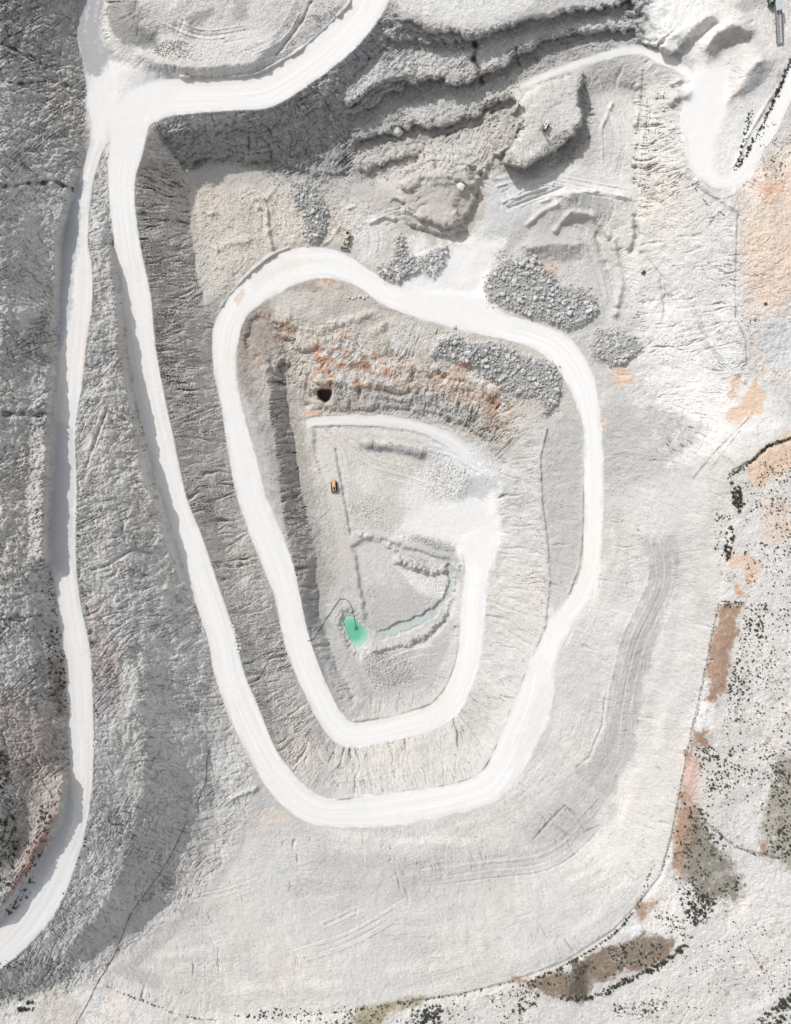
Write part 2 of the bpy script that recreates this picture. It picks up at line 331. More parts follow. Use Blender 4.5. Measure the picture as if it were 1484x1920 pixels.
PIT = [(470,600),(600,535),(720,590),(880,650),(1000,690),(1060,760),(1060,900),(1030,1050),(1020,1180),(990,1260),(930,1400),(880,1460),(620,1480),(545,1400),(620,1380),(820,1350),(900,1200),(910,1060),(870,1100),(830,1290),(660,1340),(590,1220),(560,1100),(490,850),(455,700)]
NFACE = [(445,640),(480,590),(560,600),(640,615),(740,660),(830,690),(930,690),(950,760),(960,830),(900,825),(830,785),(740,775),(640,772),(580,780),(545,720)]
DEEP = [(448,610),(490,600),(545,640),(560,760),(585,880),(605,1000),(620,1090),(610,1190),(580,1190),(556,1080),(520,940),(500,850),(478,760),(446,690)]
EASTS = [(1131,880),(1129,990),(1109,1122),(1046,1228),(995,1419),(928,1502),(778,1542),(603,1549),(500,1490),(440,1600),(330,1720),(190,1830),(420,1900),(640,1893),(860,1862),(1060,1800),(1200,1690),(1258,1560),(1312,1310),(1342,1150),(1362,980),(1400,870),(1350,840),(1250,900)]
NEAST = [(1130,440),(1190,160),(1300,150),(1280,230),(1300,330),(1380,400),(1400,700),(1350,840),(1250,880),(1150,700),(1200,600)]
BASIN = [(1110,180),(1190,165),(1195,345),(1100,345),(1000,350),(920,400),(880,460),(930,470),(1010,400),(1070,360),(1190,365),(1200,340)]
MESA = [(960,170),(1085,140),(1090,225),(1055,250),(1020,278),(975,305),(955,290),(985,235)]
CUP = [(355,345),(480,345),(650,370),(700,380),(690,450),(640,460),(520,462),(440,540),(400,560),(375,520)]
MOUND = [(690,360),(760,330),(840,310),(930,310),(920,380),(890,450),(800,460),(740,440)]
WARPS = [(WEST,4.2),(MIDW,4.2),(EASTS,2.5),(PIT,4),(WWALL,2.5),(NWALL,7),(BENCH,8.5),(NFACE,6.5),(DEEP,4),(MESA,8),(MOUND,7),(CUP,4),(BASIN,3),(NEAST,4)]
# craggy crest lines: the surveyed surface is shifted sideways a little, more where the rock is broken, never on roads
roadd = np.maximum.reduce([RD[k][0] for k in RD])
amp_w = np.full((nfv, nfu), 3.0, f32)
for poly, a in (WARPS):
    sl, m = pmask(poly, 16, 6); amp_w[sl] = amp_w[sl] * (1 - m) + a * m
near = box(box((roadd > -14).astype(f32), 5), 5)
aw = amp_w * np.clip(1 - near * 1.05, 0, 1)
wu = aw * (fbm(U, V, 44, 3, 201) * 1.4 + .8 * fbm(U, V, 15, 2, 202)); wv = aw * (fbm(U, V, 44, 3, 211) * 1.4 + .8 * fbm(U, V, 15, 2, 212))
def bil(a, u, v):
    x = np.clip((u - FU0) / FS, 0, nfu - 1.01); y = np.clip((v - FV0) / FS, 0, nfv - 1.01); j = x.astype(np.int32); i = y.astype(np.int32); x = x - j; y = y - i
    return (a[i, j] * (1 - x) + a[i, j + 1] * x) * (1 - y) + (a[i + 1, j] * (1 - x) + a[i + 1, j + 1] * x) * y
# crisp crests and toes: steepen the faces, flatten the benches
shm = np.zeros((nfv, nfu), f32)
for poly, a in ((BENCH, 1), (MESA, 1), (MOUND, .7), (NFACE, .8), (NWALL, .5)):
    sl, m = pmask(poly, 10, 4); shm[sl] = np.maximum(shm[sl], m * a)
shm *= np.clip(1 - near * 1.05, 0, 1)
bx = np.argwhere(shm > .01); sl = (slice(bx[:, 0].min(), bx[:, 0].max()), slice(bx[:, 1].min(), bx[:, 1].max())); zs = zb[sl]; sm_ = shm[sl]
def minmod(a, ax):
    d = np.diff(a, axis=ax); p = np.concatenate([d, np.zeros_like(np.take(d, [0], ax))], ax); m_ = np.concatenate([np.zeros_like(np.take(d, [0], ax)), d], ax)
    return np.where(p * m_ > 0, np.minimum(np.abs(p), np.abs(m_)), 0)
for it in range(22):
    if it % 4 == 0: b3 = box(zs, 4); lap = np.clip((box(b3, 4) - b3) / .06, -1, 1)
    zs = (zs - sm_ * .42 * lap * np.hypot(minmod(zs, 0), minmod(zs, 1))).astype(f32)
zb[sl] = .5 * zs + .5 * box(zs, 1)
zb = bil(zb, U + wu, V + wv).astype(f32)
# bedded rock: ledges
led = np.clip((aw - 5) / 3, 0, 1); q_ = (zb + 1.6 * fbm(U, V, 60, 3, 221)) / 3.2; fr = q_ - np.floor(q_)
zb = (zb + led * 1.5 * (smooth(.25, .75, fr) - fr) * (.4 + .6 * smooth(-.3, .4, fbm(U, V, 80, 2, 222)))).astype(f32)
gv, gu = np.gradient(box(zb, 3), FS); gm = np.hypot(gu, gv) + 1e-6
slope = gm / S
du = (-gu / gm).astype(f32); dv = (-gv / gm).astype(f32)
II = np.arange(nfv, dtype=f32)[:, None] + np.zeros((1, nfu), f32); JJ = np.arange(nfu, dtype=f32)[None] + np.zeros((nfv, 1), f32)
mea = .45 * fbm(U, V, 24, 2, 231) + .22 * noise(U / 8, V / 8, 232)
du, dv = (du * np.cos(mea) - dv * np.sin(mea)).astype(f32), (du * np.sin(mea) + dv * np.cos(mea)).astype(f32)
def lic(n, steps, h):
    acc = n.copy()
    for s in (-1, 1):
        y = II.copy(); x = JJ.copy()
        for k in range(steps):
            i = np.clip(y, 0, nfv - 1).astype(np.int32); j = np.clip(x, 0, nfu - 1).astype(np.int32)
            y += s * h * dv[i, j]; x += s * h * du[i, j]
            acc += n[np.clip(y, 0, nfv - 1).astype(np.int32), np.clip(x, 0, nfu - 1).astype(np.int32)] * (1 - .8 * k / steps)
    return acc / acc.std()
w0 = rng.standard_normal((nfv, nfu)).astype(f32)
gul1 = lic(w0, 9, 1.2)                      # fine rills
w1 = rng.standard_normal((nfv, nfu)).astype(f32)
gul2 = lic(box(w1, 2), 14, 1.8)              # larger gullies
ang = -.62 + 1.0 * fbm(U, V, 130, 3, 7)
w2 = rng.standard_normal((nfv, nfu)).astype(f32)
_du, _dv = du, dv; du = np.cos(ang).astype(f32); dv = np.sin(ang).astype(f32)
gul3 = lic(w2, 7, 1.2); du, dv = _du, _dv
_du, _dv = du, dv; du, dv = (-_dv).astype(f32), _du.astype(f32)
gul4 = lic(w2[::-1].copy(), 13, 1.4); band = lic(box(box(w0[:, ::-1].copy(), 5), 4), 26, 3.0); du, dv = _du, _dv
wob = 6 * fbm(U, V, 30, 3, 5)

# ------------------------------------------------------------------ relief detail and ground colour (albedo)
z = zb.copy()
kk = lambda c: np.array(c, f32)
C_ROAD, C_PALE, C_SLOPE, C_GREY, C_DARK = kk((.79,.78,.767)), kk((.665,.655,.64)), kk((.545,.537,.524)), kk((.40,.395,.385)), kk((.26,.255,.25))
C_PEACH, C_ORANGE, C_BROWN, C_RED, C_OLIVE, C_BLUE = kk((.66,.50,.385)), kk((.62,.34,.21)), kk((.36,.235,.165)), kk((.34,.215,.19)), kk((.31,.285,.235)), kk((.57,.583,.60))
C_SOIL = kk((.20,.155,.115))
col = np.empty((nfv, nfu, 3), f32); col[:] = C_SLOPE
amp_g1 = np.full((nfv, nfu), .22, f32); amp_g2 = np.full((nfv, nfu), .45, f32); amp_r = np.full((nfv, nfu), .35, f32); amp_c = np.full((nfv, nfu), .15, f32)

def paint(poly, c, a=1.0, feather=5, rough=8, seed=0, wl=26):
    sl, m = pmask(poly, feather, rough * 2.0, seed, wl)
    m = (m * a * (1 - (.18 if rough <= 5 else .42 if rough < 13 else .6) * smooth(.05, .6, fbm(U[sl], V[sl], 13, 4, 31 + seed, .65))))[..., None]
    col[sl] = col[sl] * (1 - m) + c * m
    return sl, m[..., 0]
def setamp(poly, g1=None, g2=None, r=None, c=None, feather=14, rough=10):
    sl, m = pmask(poly, feather, rough, 2)
    for arr, val in ((amp_g1, g1), (amp_g2, g2), (amp_r, r), (amp_c, c)):
        if val is not None: arr[sl] = arr[sl] * (1 - m) + val * m

# regions: rock type and roughness
paint(WEST, C_GREY * 1.34, 1, 4, 4); setamp(WEST, .25, .2, .32, 1.0, 5, 4)
paint(MIDW, C_GREY * 1.48, 1, 4, 4, 1); setamp(MIDW, .4, .3, .28, .75, 6, 4)
paint(NWALL, C_GREY * 1.05, 1, 5, 6, 2); setamp(NWALL, .45, 1.0, 1.1, 1.0, 6, 6)
paint(WWALL, C_SLOPE * 1.13 + kk((.015,0,-.015)), 1, 6, 5, 3); setamp(WWALL, .7, .5, .35, .25, 6, 5)
setamp(W1, 1.2, 1.0, .25, .1, 8, 5); paint(W1, kk((.57,.55,.52)), .75, 6, 6, 4)
paint(BENCH, C_SLOPE * .80, .8, 8, 8, 5); setamp(BENCH, .4, .75, 1.0, .6, 10, 8)  # bench faces painted darker than the slope, deepening their shade
setamp(PIT, .42, .6, .45, .2)
setamp(NFACE, .6, 1.1, 1.2, .5); paint(NFACE, C_SLOPE * .95 + kk((.02,0,-.02)), .8, 10, 12, 6)
setamp(DEEP, .6, .9, .35, .4, 6, 6); paint(DEEP, C_GREY * .95, .7, 8, 8, 7)  # inner west face greyed in the colour to strengthen its shade
NRED = [(446,600),(500,560),(520,600),(500,680),(470,760),(447,720)]
paint(NRED, C_GREY * .8 + kk((.05,.01,-.01)), .8, 5, 8, 8)
FLOOR = FLATS[0][0]
setamp(FLOOR, .1, .1, .12, .05, 8, 5); paint(FLOOR, C_SLOPE * 1.06, 1, 14, 10, 9)
paint(EASTS, C_SLOPE * .965, 1, 10, 8, 10); setamp(EASTS, .26, .14, .17, .2)
paint(NEAST, C_PALE, 1, 16, 12, 11); setamp(NEAST, .55, .8, .35, .25, 20, 12)
NEFAR = [(1385,350),(1440,280),(1700,150),(1700,700),(1420,720),(1395,600)]
paint(NEFAR, C_PEACH * .35 + C_PALE * .65, .9, 12, 10, 12); setamp(NEFAR, .5, .8, .6, .4)
NECORN = [(1250,-250),(1700,-250),(1700,120),(1460,130),(1400,320),(1340,335),(1290,260),(1300,110),(1210,80)]
paint(NECORN, C_PALE * 1.06, 1, 8, 8, 13); setamp(NECORN, .12, .3, .2, .05)
NWCORN = [(200,-250),(700,-250),(640,0),(560,95),(480,138),(340,145),(215,105),(190,50)]
paint(NWCORN, C_PALE * 1.0 + kk((.01,0,-.01)), 1, 5, 5, 14); setamp(NWCORN, .3, .5, .25, .1)
paint(BASIN, C_PALE * 1.02, .9, 8, 8, 15); setamp(BASIN, .2, .2, .15, .05)
paint(MESA, C_PALE * .97, .9, 4, 5, 16); setamp(MESA, .2, .3, .5, .2, 6, 4)
paint(CUP, C_PALE * .95 + kk((.02,.005,-.015)), .9, 8, 8, 17); setamp(CUP, .25, .3, .55, .35)
OUTER = [(1442,835),(1700,760),(1700,2120),(-200,2120),(-200,1960),(0,1920),(100,1885),(150,1850),(330,1896),(520,1905),(760,1884),(960,1842),(1060,1806),(1150,1746),(1202,1692),(1240,1640),(1262,1560),(1292,1400),(1332,1230),(1345,1150),(1352,1060),(1375,900)]
paint(OUTER, C_PALE * .92, 1, 2, 2, 18); setamp(OUTER, .3, .35, .4, .2, 3, 2)

# large soft tone changes of the rock itself
tone = 1 + .09 * fbm(U, V, 220, 4, 21) + .09 * fbm(U, V, 46, 5, 22, .65)
warm = .018 * fbm(U, V, 160, 4, 23) + .005
sl, m = pmask(WEST, 10, 8, 40); m2 = np.zeros_like(tone); m2[sl] = m; sl, m = pmask(MIDW, 10, 8, 41); m2[sl] = np.maximum(m2[sl], m)
tone *= 1 + m2 * (.16 * fbm(U, V, 70, 4, 24, .6) + .14 * fbm(U, V, 22, 4, 25, .7))
tone *= 1 - .42 * m2 * smooth(.38, .62, fbm(U, V, 10, 3, 26, .7)) * smooth(-.15, .4, fbm(U, V, 110, 3, 27))     # lichen and low dry plants on the old rock
col *= tone[..., None]; col[..., 0] += warm; col[..., 2] -= warm
for poly, k in (([(350,330),(700,350),(960,330),(940,470),(1060,760),(960,830),(930,900),(700,960),(620,1100),(590,1000),(450,640),(380,560)], (1.025, .995, .955)), ([(740,130),(1100,100),(1290,160),(1300,420),(1200,520),(1000,480),(700,340)], (1.012, .997, .972))):
    sl, m = pmask(poly, 40, 20, 45); col[sl] *= 1 + m[..., None] * (kk(k) - 1)
# streaky dust down the slopes
col *= (1 + .025 * np.clip(gul1, -2, 2) + .02 * np.clip(gul2, -2, 2))[..., None] * 1.0
# stained, dusty and differently coloured ground
for i, (poly, c, a, fe, ro) in enumerate([
 # bench tops and lips painted pale, a sunlit look put into the colour
 ([(735,100),(880,100),(930,78),(1000,60),(1110,36),(1180,26),(1180,46),(1100,51),(1010,69),(960,88),(920,121),(884,140),(834,133),(783,141),(745,131)], C_PALE*.98, .85, 4, 5),
 ([(668,244),(740,210),(800,190),(860,178),(915,158),(960,132),(975,160),(915,184),(880,204),(815,224),(740,231)], C_PALE*.97, .8, 4, 5),
 ([(672,290),(730,275),(850,262),(920,232),(945,215),(940,300),(900,325),(800,325),(720,345)], C_PALE*.95+kk((.02,0,-.02)), .6, 8, 10),
 ([(636,186),(705,119),(742,116),(735,130),(722,130),(660,190)], C_PALE*1.02, .9, 3, 3), ([(596,195),(612,155),(622,150),(606,200)], C_PALE, .8, 3, 3),
 ([(295,226),(330,217),(400,209),(490,204),(486,222),(420,232),(340,240),(300,244)], C_PALE, .75, 4, 8),
 ([(262,300),(300,295),(345,320),(352,345),(290,350),(256,352)], C_OLIVE*1.15, .5, 5, 6),
 ([(850,330),(890,345),(900,400),(880,440),(800,440),(760,400),(770,350)], C_SLOPE*.86+kk((.03,.005,-.02)), .6, 8, 8),
 ([(470,640),(520,650),(545,700),(500,760),(470,720)], C_SLOPE*.95+kk((.04,.01,-.02)), .7, 8, 8),
 ([(720,590),(790,600),(850,640),(800,670),(740,650)], C_PALE*.97+kk((.02,0,-.02)), .8, 10, 8), ([(732,632),(752,640),(756,662),(742,658)], C_ROAD, .9, 3, 4),
 ([(770,440),(795,435),(805,460),(780,470),(762,458)], C_ROAD*.97, .85, 4, 4), ([(755,512),(800,520),(800,545),(760,540)], C_ROAD*.95, .7, 6, 5),
 ([(600,690),(640,672),(690,690),(700,735),(630,740)], C_PALE*1.02, .5, 6, 12),
 # white dust spreads
 ([(200,110),(300,135),(350,145),(320,222),(282,240),(262,300),(205,300),(195,270),(175,300),(168,250),(160,190),(175,140)], C_ROAD, 1, 6, 7),
 ([(760,480),(840,450),(905,440),(945,450),(925,500),(905,545),(960,590),(880,620),(780,596),(720,560),(735,530)], C_ROAD, 1, 8, 8),
 ([(735,1010),(742,975),(795,940),(860,945),(890,915),(935,900),(945,1010),(925,1060),(868,1065),(850,1020),(790,1003)], C_ROAD*.98, 1, 8, 8),
 ([(1286,150),(1302,141),(1330,110),(1366,104),(1362,170),(1359,212),(1341,268),(1334,315),(1352,328),(1340,345),(1300,320),(1285,261),(1278,219)], C_ROAD*1.02, 1, 6, 4),
 ([(760,-60),(1010,-60),(1000,10),(930,40),(880,50),(800,32),(750,8)], C_ROAD*.95, .8, 8, 6),
 ([(1180,-40),(1380,-40),(1330,30),(1290,62),(1220,40)], C_ROAD*.97, .8, 10, 8),
 ([(650,400),(690,395),(740,420),(700,500),(650,470),(640,440)], C_ROAD*.92, .7, 12, 8),
 ([(1040,300),(1190,330),(1195,372),(1100,365),(1010,385),(960,380)], C_ROAD*.95, .7, 12, 8),
 ([(1120,190),(1180,200),(1160,330),(1110,330)], C_ROAD*.93, .5, 18, 8),
 ([(1200,560),(1290,540),(1330,700),(1420,720),(1480,800),(1360,840),(1250,790)], C_ROAD*.95, .6, 25, 16),
 ([(575,785),(700,780),(830,795),(900,860),(930,910),(870,900),(800,820),(600,805)], C_ROAD*.93, .8, 6, 6),
 ([(785,820),(850,815),(920,850),(940,890),(900,935),(850,930),(830,870)], C_BLUE*1.12, .8, 10, 8),
 ([(580,800),(640,850),(660,960),(640,1000),(600,880)], C_PALE, .6, 10, 8),
 ([(640,820),(720,900),(810,940),(740,990),(670,990),(650,900)], C_SLOPE*1.05+kk((.02,0,-.02)), .8, 14, 12),
 ([(935,320),(1005,335),(990,400),(960,440),(900,440),(905,390)], C_BLUE*1.05, .8, 10, 8),
 ([(870,900),(930,885),(940,915),(900,940),(860,935)], C_BLUE*.72, .7, 5, 6),
 ([(940,430),(990,400),(1060,400),(1100,420),(1060,460),(960,470)], C_SLOPE*.9, .7, 10, 8),
 ([(1000,470),(1080,460),(1092,480),(1060,492),(985,484)], C_GREY*1.05, .8, 4, 4),
 # pale mud flats on the pit floor
 ([(745,1065),(780,1072),(838,1072),(838,1095),(830,1122),(785,1112),(765,1095)], C_PALE*1.06+kk((.02,.005,0)), 1, 3, 3),
 ([(735,1215),(775,1203),(800,1215),(785,1240),(765,1236)], C_PALE*1.08+kk((.02,.01,0)), .9, 4, 5),
 ([(775,1010),(830,1004),(862,1030),(872,1062),(868,1110),(850,1060),(790,1030)], C_GREY*1.1, .55, 8, 6),
 ([(690,1110),(780,1110),(820,1130),(760,1165),(700,1180),(680,1140)], C_SLOPE*.86, .8, 12, 8),
 ([(680,1230),(850,1200),(840,1270),(800,1310),(660,1335),(640,1280)], C_SLOPE*.88, .8, 12, 8),
 ([(672,832),(690,826),(760,834),(805,852),(795,862),(740,850),(680,845)], C_GREY*.8+kk((0,0,.012)), 1, 3, 3),
 # grey bench strips
 ([(1000,1572),(1060,1512),(1085,1530),(1130,1530),(1150,1505),(1160,1520),(1125,1560),(1060,1595),(1020,1600)], C_SLOPE*.74, .8, 4, 6),
 ([(1020,830),(1060,770),(1092,800),(1094,1000),(1085,1080),(1040,1150),(1025,1110),(1030,1000),(1015,900)], C_SLOPE*.83, .9, 6, 5),
 ([(1210,1010),(1262,1010),(1270,1080),(1235,1180),(1205,1300),(1190,1420),(1140,1500),(1080,1450),(1130,1400),(1150,1300),(1165,1200),(1190,1160),(1225,1090)], C_SLOPE*.76, .95, 5, 9),
 ([(1140,1500),(1085,1450),(960,1580),(800,1610),(600,1600),(560,1660),(650,1700),(820,1670),(960,1640),(1080,1590)], C_SLOPE*.78, .9, 18, 12),
 ([(1130,780),(1220,760),(1330,800),(1240,880),(1180,930),(1130,900)], C_SLOPE*.8, .9, 14, 12),
 ([(620,1660),(740,1650),(860,1690),(700,1780),(580,1790)], C_SLOPE*.93, .5, 20, 16),
 ([(480,1520),(540,1515),(545,1545),(490,1552)], C_PEACH*.5+C_PALE*.5, .7, 8, 6),
 ([(395,1400),(440,1380),(458,1440),(430,1480),(398,1460)], C_PALE, .9, 6, 6),
 # white plain parts in the west slope
 ([(115,640),(165,560),(178,500),(172,560),(158,680),(142,790),(146,830),(130,830),(112,720)], C_ROAD*.95, .85, 4, 4),
 ([(140,880),(160,950),(145,1000),(150,1100),(168,1200),(178,1380),(170,1380),(158,1200),(140,1060)], C_PALE, .8, 4, 5),
 ([(272,1000),(285,1010),(330,1190),(318,1200),(290,1130)], C_PALE*.95, .8, 5, 6),
 ([(185,1400),(255,1400),(255,1560),(170,1560),(165,1500)], C_SLOPE*.98, .75, 12, 8),
 ([(205,1220),(225,1260),(215,1340),(180,1330),(180,1250)], C_GREY*.9+kk((.05,0,0)), .7, 12, 12),
 ([(145,1120),(190,1120),(225,1230),(215,1290),(180,1250)], C_SLOPE*.9+kk((.06,0,-.02)), .6, 14, 10),
 # west hill tones
 ([(40,1330),(110,1320),(128,1380),(130,1450),(105,1540),(60,1600),(20,1640),(30,1500)], C_SLOPE*.72+kk((.06,.01,-.02)), .85, 10, 10),
 ([(85,1540),(108,1500),(92,1580),(60,1640),(10,1690),(20,1660)], C_RED, .85, 5, 5),
 ([(60,1480),(75,1470),(60,1560),(50,1580)], C_DARK, .6, 5, 5),
 ([(-40,1380),(20,1420),(30,1560),(20,1660),(-40,1700)], C_DARK*1.1, .6, 14, 12),
 ([(-40,1280),(60,1290),(90,1380),(40,1480),(-40,1440)], C_GREY*.85+kk((.07,.015,0)), .7, 20, 16),
 ([(95,1240),(118,1240),(126,1350),(105,1340),(92,1300)], C_BROWN*.7, .7, 8, 8),
 ([(20,640),(90,600),(98,680),(40,690)], C_GREY*.72, .6, 16, 12),
 ([(-40,-40),(100,-40),(140,60),(120,130),(-40,100)], C_GREY*.74, .6, 24, 16),
 # rusty ground in the north face of the pit
 ([(600,650),(640,640),(710,670),(725,700),(690,720),(640,735),(600,735),(585,700)], C_PEACH*.9+C_ORANGE*.1, .55, 8, 14),
 ([(655,660),(700,665),(715,700),(670,712),(650,690)], C_BROWN*1.1, .75, 5, 9),
 ([(600,690),(650,700),(648,725),(606,725)], C_PALE*1.02, .8, 5, 8),
 ([(590,640),(602,640),(604,725),(596,730)], C_ORANGE, .75, 3, 4),
 ([(615,700),(632,704),(630,712),(615,708)], C_ORANGE, .9, 2, 3),
 ([(612,716),(626,716),(625,724),(612,722)], C_ORANGE, .9, 2, 3),
 ([(700,682),(742,688),(745,702),(706,704)], C_ORANGE*.8+C_PEACH*.3, .85, 4, 5),
 ([(688,660),(705,655),(710,672),(690,672)], C_ORANGE, .8, 3, 5),
 ([(745,690),(830,682),(880,678),(935,700),(930,735),(870,728),(800,712)], C_PEACH*.95, .42, 8, 14),
 ([(855,680),(880,676),(885,690),(862,692)], C_ORANGE*1.05, .9, 3, 3),
 ([(700,700),(780,715),(900,735),(945,765),(925,770),(840,745),(740,726)], C_ORANGE*.5+C_PEACH*.5, .4, 4, 12),
 ([(905,730),(950,755),(945,775),(920,765)], C_BROWN, .7, 4, 6),
 ([(912,800),(935,785),(940,810),(920,815)], C_BROWN, .5, 4, 6),
 ([(570,772),(595,768),(605,775),(585,785),(572,782)], C_ORANGE*.6+C_PEACH*.5, .9, 4, 4),
 ([(620,745),(700,745),(700,772),(640,772)], C_BROWN*.8+C_GREY*.3, .6, 4, 6),
 ([(560,510),(620,505),(625,528),(590,530),(560,525)], C_ORANGE*.5+C_PEACH*.5, .6, 4, 7),
 ([(530,535),(590,528),(600,545),(540,545)], C_OLIVE, .7, 4, 6),
 ([(490,690),(500,720),(495,760),(485,730)], C_PEACH, .6, 4, 6),
 ([(1015,485),(1045,490),(1048,520),(1025,515),(1012,498)], C_PEACH*.9, .6, 4, 4),
 ([(690,728),(760,730),(830,738),(900,770),(945,800),(945,860),(890,815),(800,785),(700,772),(640,772),(650,750)], C_GREY*1.2, .7, 8, 8),  # grey painted in for the shade on the lower face
 ([(672,885),(700,878),(712,905),(690,925),(670,915)], C_PALE*1.05, .7, 6, 6), ([(600,930),(640,930),(668,1010),(676,1080),(640,1100),(620,1000)], C_SLOPE+kk((.05,.02,-.01)), .6, 8, 8),
 # peach patches east
 ([(1142,690),(1185,690),(1188,715),(1160,724),(1145,708)], C_PEACH, .95, 3, 4),
 ([(1128,780),(1142,776),(1140,796),(1130,797)], C_PEACH, .8, 3, 3),
 ([(1376,705),(1392,702),(1384,745),(1368,755),(1366,730)], C_PEACH*.95, .9, 3, 3),
 ([(1418,710),(1434,735),(1428,775),(1405,780),(1378,800),(1362,785),(1362,775),(1390,752),(1405,735)], C_PEACH*.95, .95, 3, 4),
 ([(1420,330),(1484,320),(1700,300),(1700,560),(1484,560),(1420,580),(1395,520),(1400,430),(1425,410)], C_PEACH*.8+C_PALE*.25, .8, 16, 18),
 ([(1425,345),(1475,340),(1470,370),(1430,375)], C_ORANGE, .5, 8, 10),
 ([(1440,280),(1460,290),(1450,320),(1430,310)], C_OLIVE*1.3, .5, 8, 10),
 ([(1400,878),(1440,835),(1500,800),(1600,800),(1500,870),(1450,895),(1432,918),(1410,910)], C_PEACH, .95, 3, 5),
 ([(1365,1040),(1395,1035),(1422,1055),(1418,1085),(1400,1090),(1390,1060),(1368,1068)], C_PEACH*.85+C_ORANGE*.15, .9, 4, 5),
 ([(1380,1095),(1392,1110),(1398,1120),(1382,1120)], C_ORANGE*.9, .9, 3, 3),
 ([(1428,950),(1470,930),(1500,1010),(1430,1020)], C_PEACH, .5, 10, 12),
 ([(1348,1132),(1392,1132),(1388,1175),(1372,1210),(1358,1290),(1345,1325),(1325,1310),(1322,1260),(1332,1200),(1342,1160)], C_BROWN*.95, 1, 3, 8),
 ([(1300,1370),(1335,1360),(1325,1400),(1300,1405),(1290,1470),(1300,1490),(1272,1530),(1285,1450)], C_BROWN*.9, 1, 3, 8),
 ([(1318,1318),(1342,1320),(1335,1362),(1305,1368),(1308,1340)], C_PALE*1.1, 1, 3, 3),
 ([(1280,1430),(1315,1420),(1312,1490),(1290,1500)], C_PEACH*.9+kk((.03,0,.03)), .8, 5, 5),
 ([(1270,1520),(1310,1495),(1315,1560),(1280,1640),(1255,1630),(1265,1580)], C_BROWN*1.05, .95, 4, 5),
 ([(1310,1520),(1330,1580),(1370,1610),(1398,1665),(1360,1690),(1320,1690),(1270,1650),(1290,1590)], C_OLIVE*.8, .95, 5, 12),
 ([(1455,1420),(1600,1380),(1600,1620),(1500,1640),(1425,1600),(1440,1540)], C_OLIVE*.95, .85, 8, 14),
 ([(1425,1585),(1440,1570),(1435,1605)], C_BROWN, .8, 3, 3),
 ([(1240,1640),(1300,1660),(1310,1720),(1270,1765),(1210,1740),(1205,1700)], C_PALE*1.08+kk((.03,.01,0)), .9, 5, 6),
 ([(1172,1745),(1195,1730),(1205,1745),(1185,1760)], C_BLUE*1.25, .9, 4, 5),
 ([(1195,1692),(1235,1690),(1210,1720),(1195,1715)], C_BROWN*.95, .9, 4, 5),
 ([(1205,1752),(1262,1765),(1245,1800),(1190,1815),(1120,1850),(1085,1875),(1040,1868),(995,1850),(1010,1828),(1070,1812),(1140,1780)], C_SOIL*1.15, 1, 4, 11),
 ([(1075,1800),(1105,1810),(1100,1872),(1060,1868)], C_SOIL*.45, .9, 6, 6),
 ([(1180,1775),(1220,1785),(1215,1802),(1170,1795)], C_OLIVE*.7, .6, 8, 6),
 ([(665,1895),(720,1880),(800,1868),(790,1885),(735,1895),(705,1930),(668,1930)], C_OLIVE*.85+kk((.03,.02,-.03)), 1, 4, 5),
 ([(960,1830),(985,1838),(972,1850)], C_BROWN*.9, .8, 3, 3),
 ([(200,1860),(245,1860),(242,1900),(205,1895)], C_PEACH*.4+C_PALE*.7, .6, 6, 5),
 ([(80,1840),(150,1880),(170,1960),(90,1960),(60,1900)], C_SLOPE*.9+kk((.03,0,-.03)), .7, 10, 8),
 ([(-40,1810),(60,1790),(110,1820),(60,1870),(-40,1900)], C_DARK*1.3, .6, 14, 10),
 # NW corner
 ([(205,0),(250,0),(262,45),(305,70),(300,95),(235,90),(205,60)], C_GREY*.72, .95, 4, 4),
 ([(320,95),(345,70),(355,30),(400,15),(365,60),(360,75),(330,97)], C_GREY*.85+kk((.02,0,-.01)), .8, 4, 4),
 ([(440,0),(470,0),(465,35),(440,45)], C_GREY, .7, 5, 4),
 ([(340,55),(440,40),(480,80),(400,100),(340,95)], C_PALE*1.08, .7, 12, 10),
 ([(150,0),(175,0),(160,40),(165,90),(210,100),(185,150),(160,140),(148,80)], C_BLUE*.8, .7, 5, 5),
 # NE spoil colours
 ([(1340,60),(1372,42),(1405,52),(1410,72),(1380,80),(1345,115),(1328,118),(1335,90)], C_GREY*.9+kk((.03,0,-.015)), .75, 4, 4),
 ([(1385,180),(1420,115),(1458,112),(1440,140),(1412,170),(1392,184)], C_BLUE*.72, .9, 3, 3),
 ([(1370,185),(1395,150),(1385,185)], C_PEACH, .5, 4, 4),
 ([(1255,185),(1275,172),(1300,170),(1296,195),(1260,205)], C_GREY*1.05+kk((.02,0,-.01)), .7, 4, 4),
 ([(1380,10),(1420,-20),(1445,-20),(1435,12),(1400,22)], C_GREY*1.0, .7, 5, 5),
 ([(1420,610),(1484,600),(1600,620),(1600,720),(1500,690),(1430,680)], C_BLUE*.95, .8, 10, 10),
]):
    if poly[0][0] > 1150 or poly[0][1] > 1780: paint(poly, c * .6 + C_PALE * .4, a * .5, 13, 11, i + 7, 30)
    paint(poly, c, a * .92, fe + 1.5, ro + 1, i)

# rust veins in the lower south-east slope
vein = smooth(.62, .9, fbm(U, V, 16, 3, 41, .6, True)) * smooth(.1, .5, fbm(U, V, 120, 2, 42)) * smooth(1500, 1560, V) * smooth(1905, 1860, V)
col += vein[..., None] * kk((.03, -.09, -.14)) * .8
vein2 = smooth(.55, .85, fbm(U, V, 20, 4, 43, .6, True)) * smooth(.0, .5, fbm(U, V, 60, 2, 44))
sl, m = pmask(NFACE, 14, 12, 3); col[sl] = col[sl] + (vein2[sl] * m)[..., None] * kk((.02, -.06, -.10))
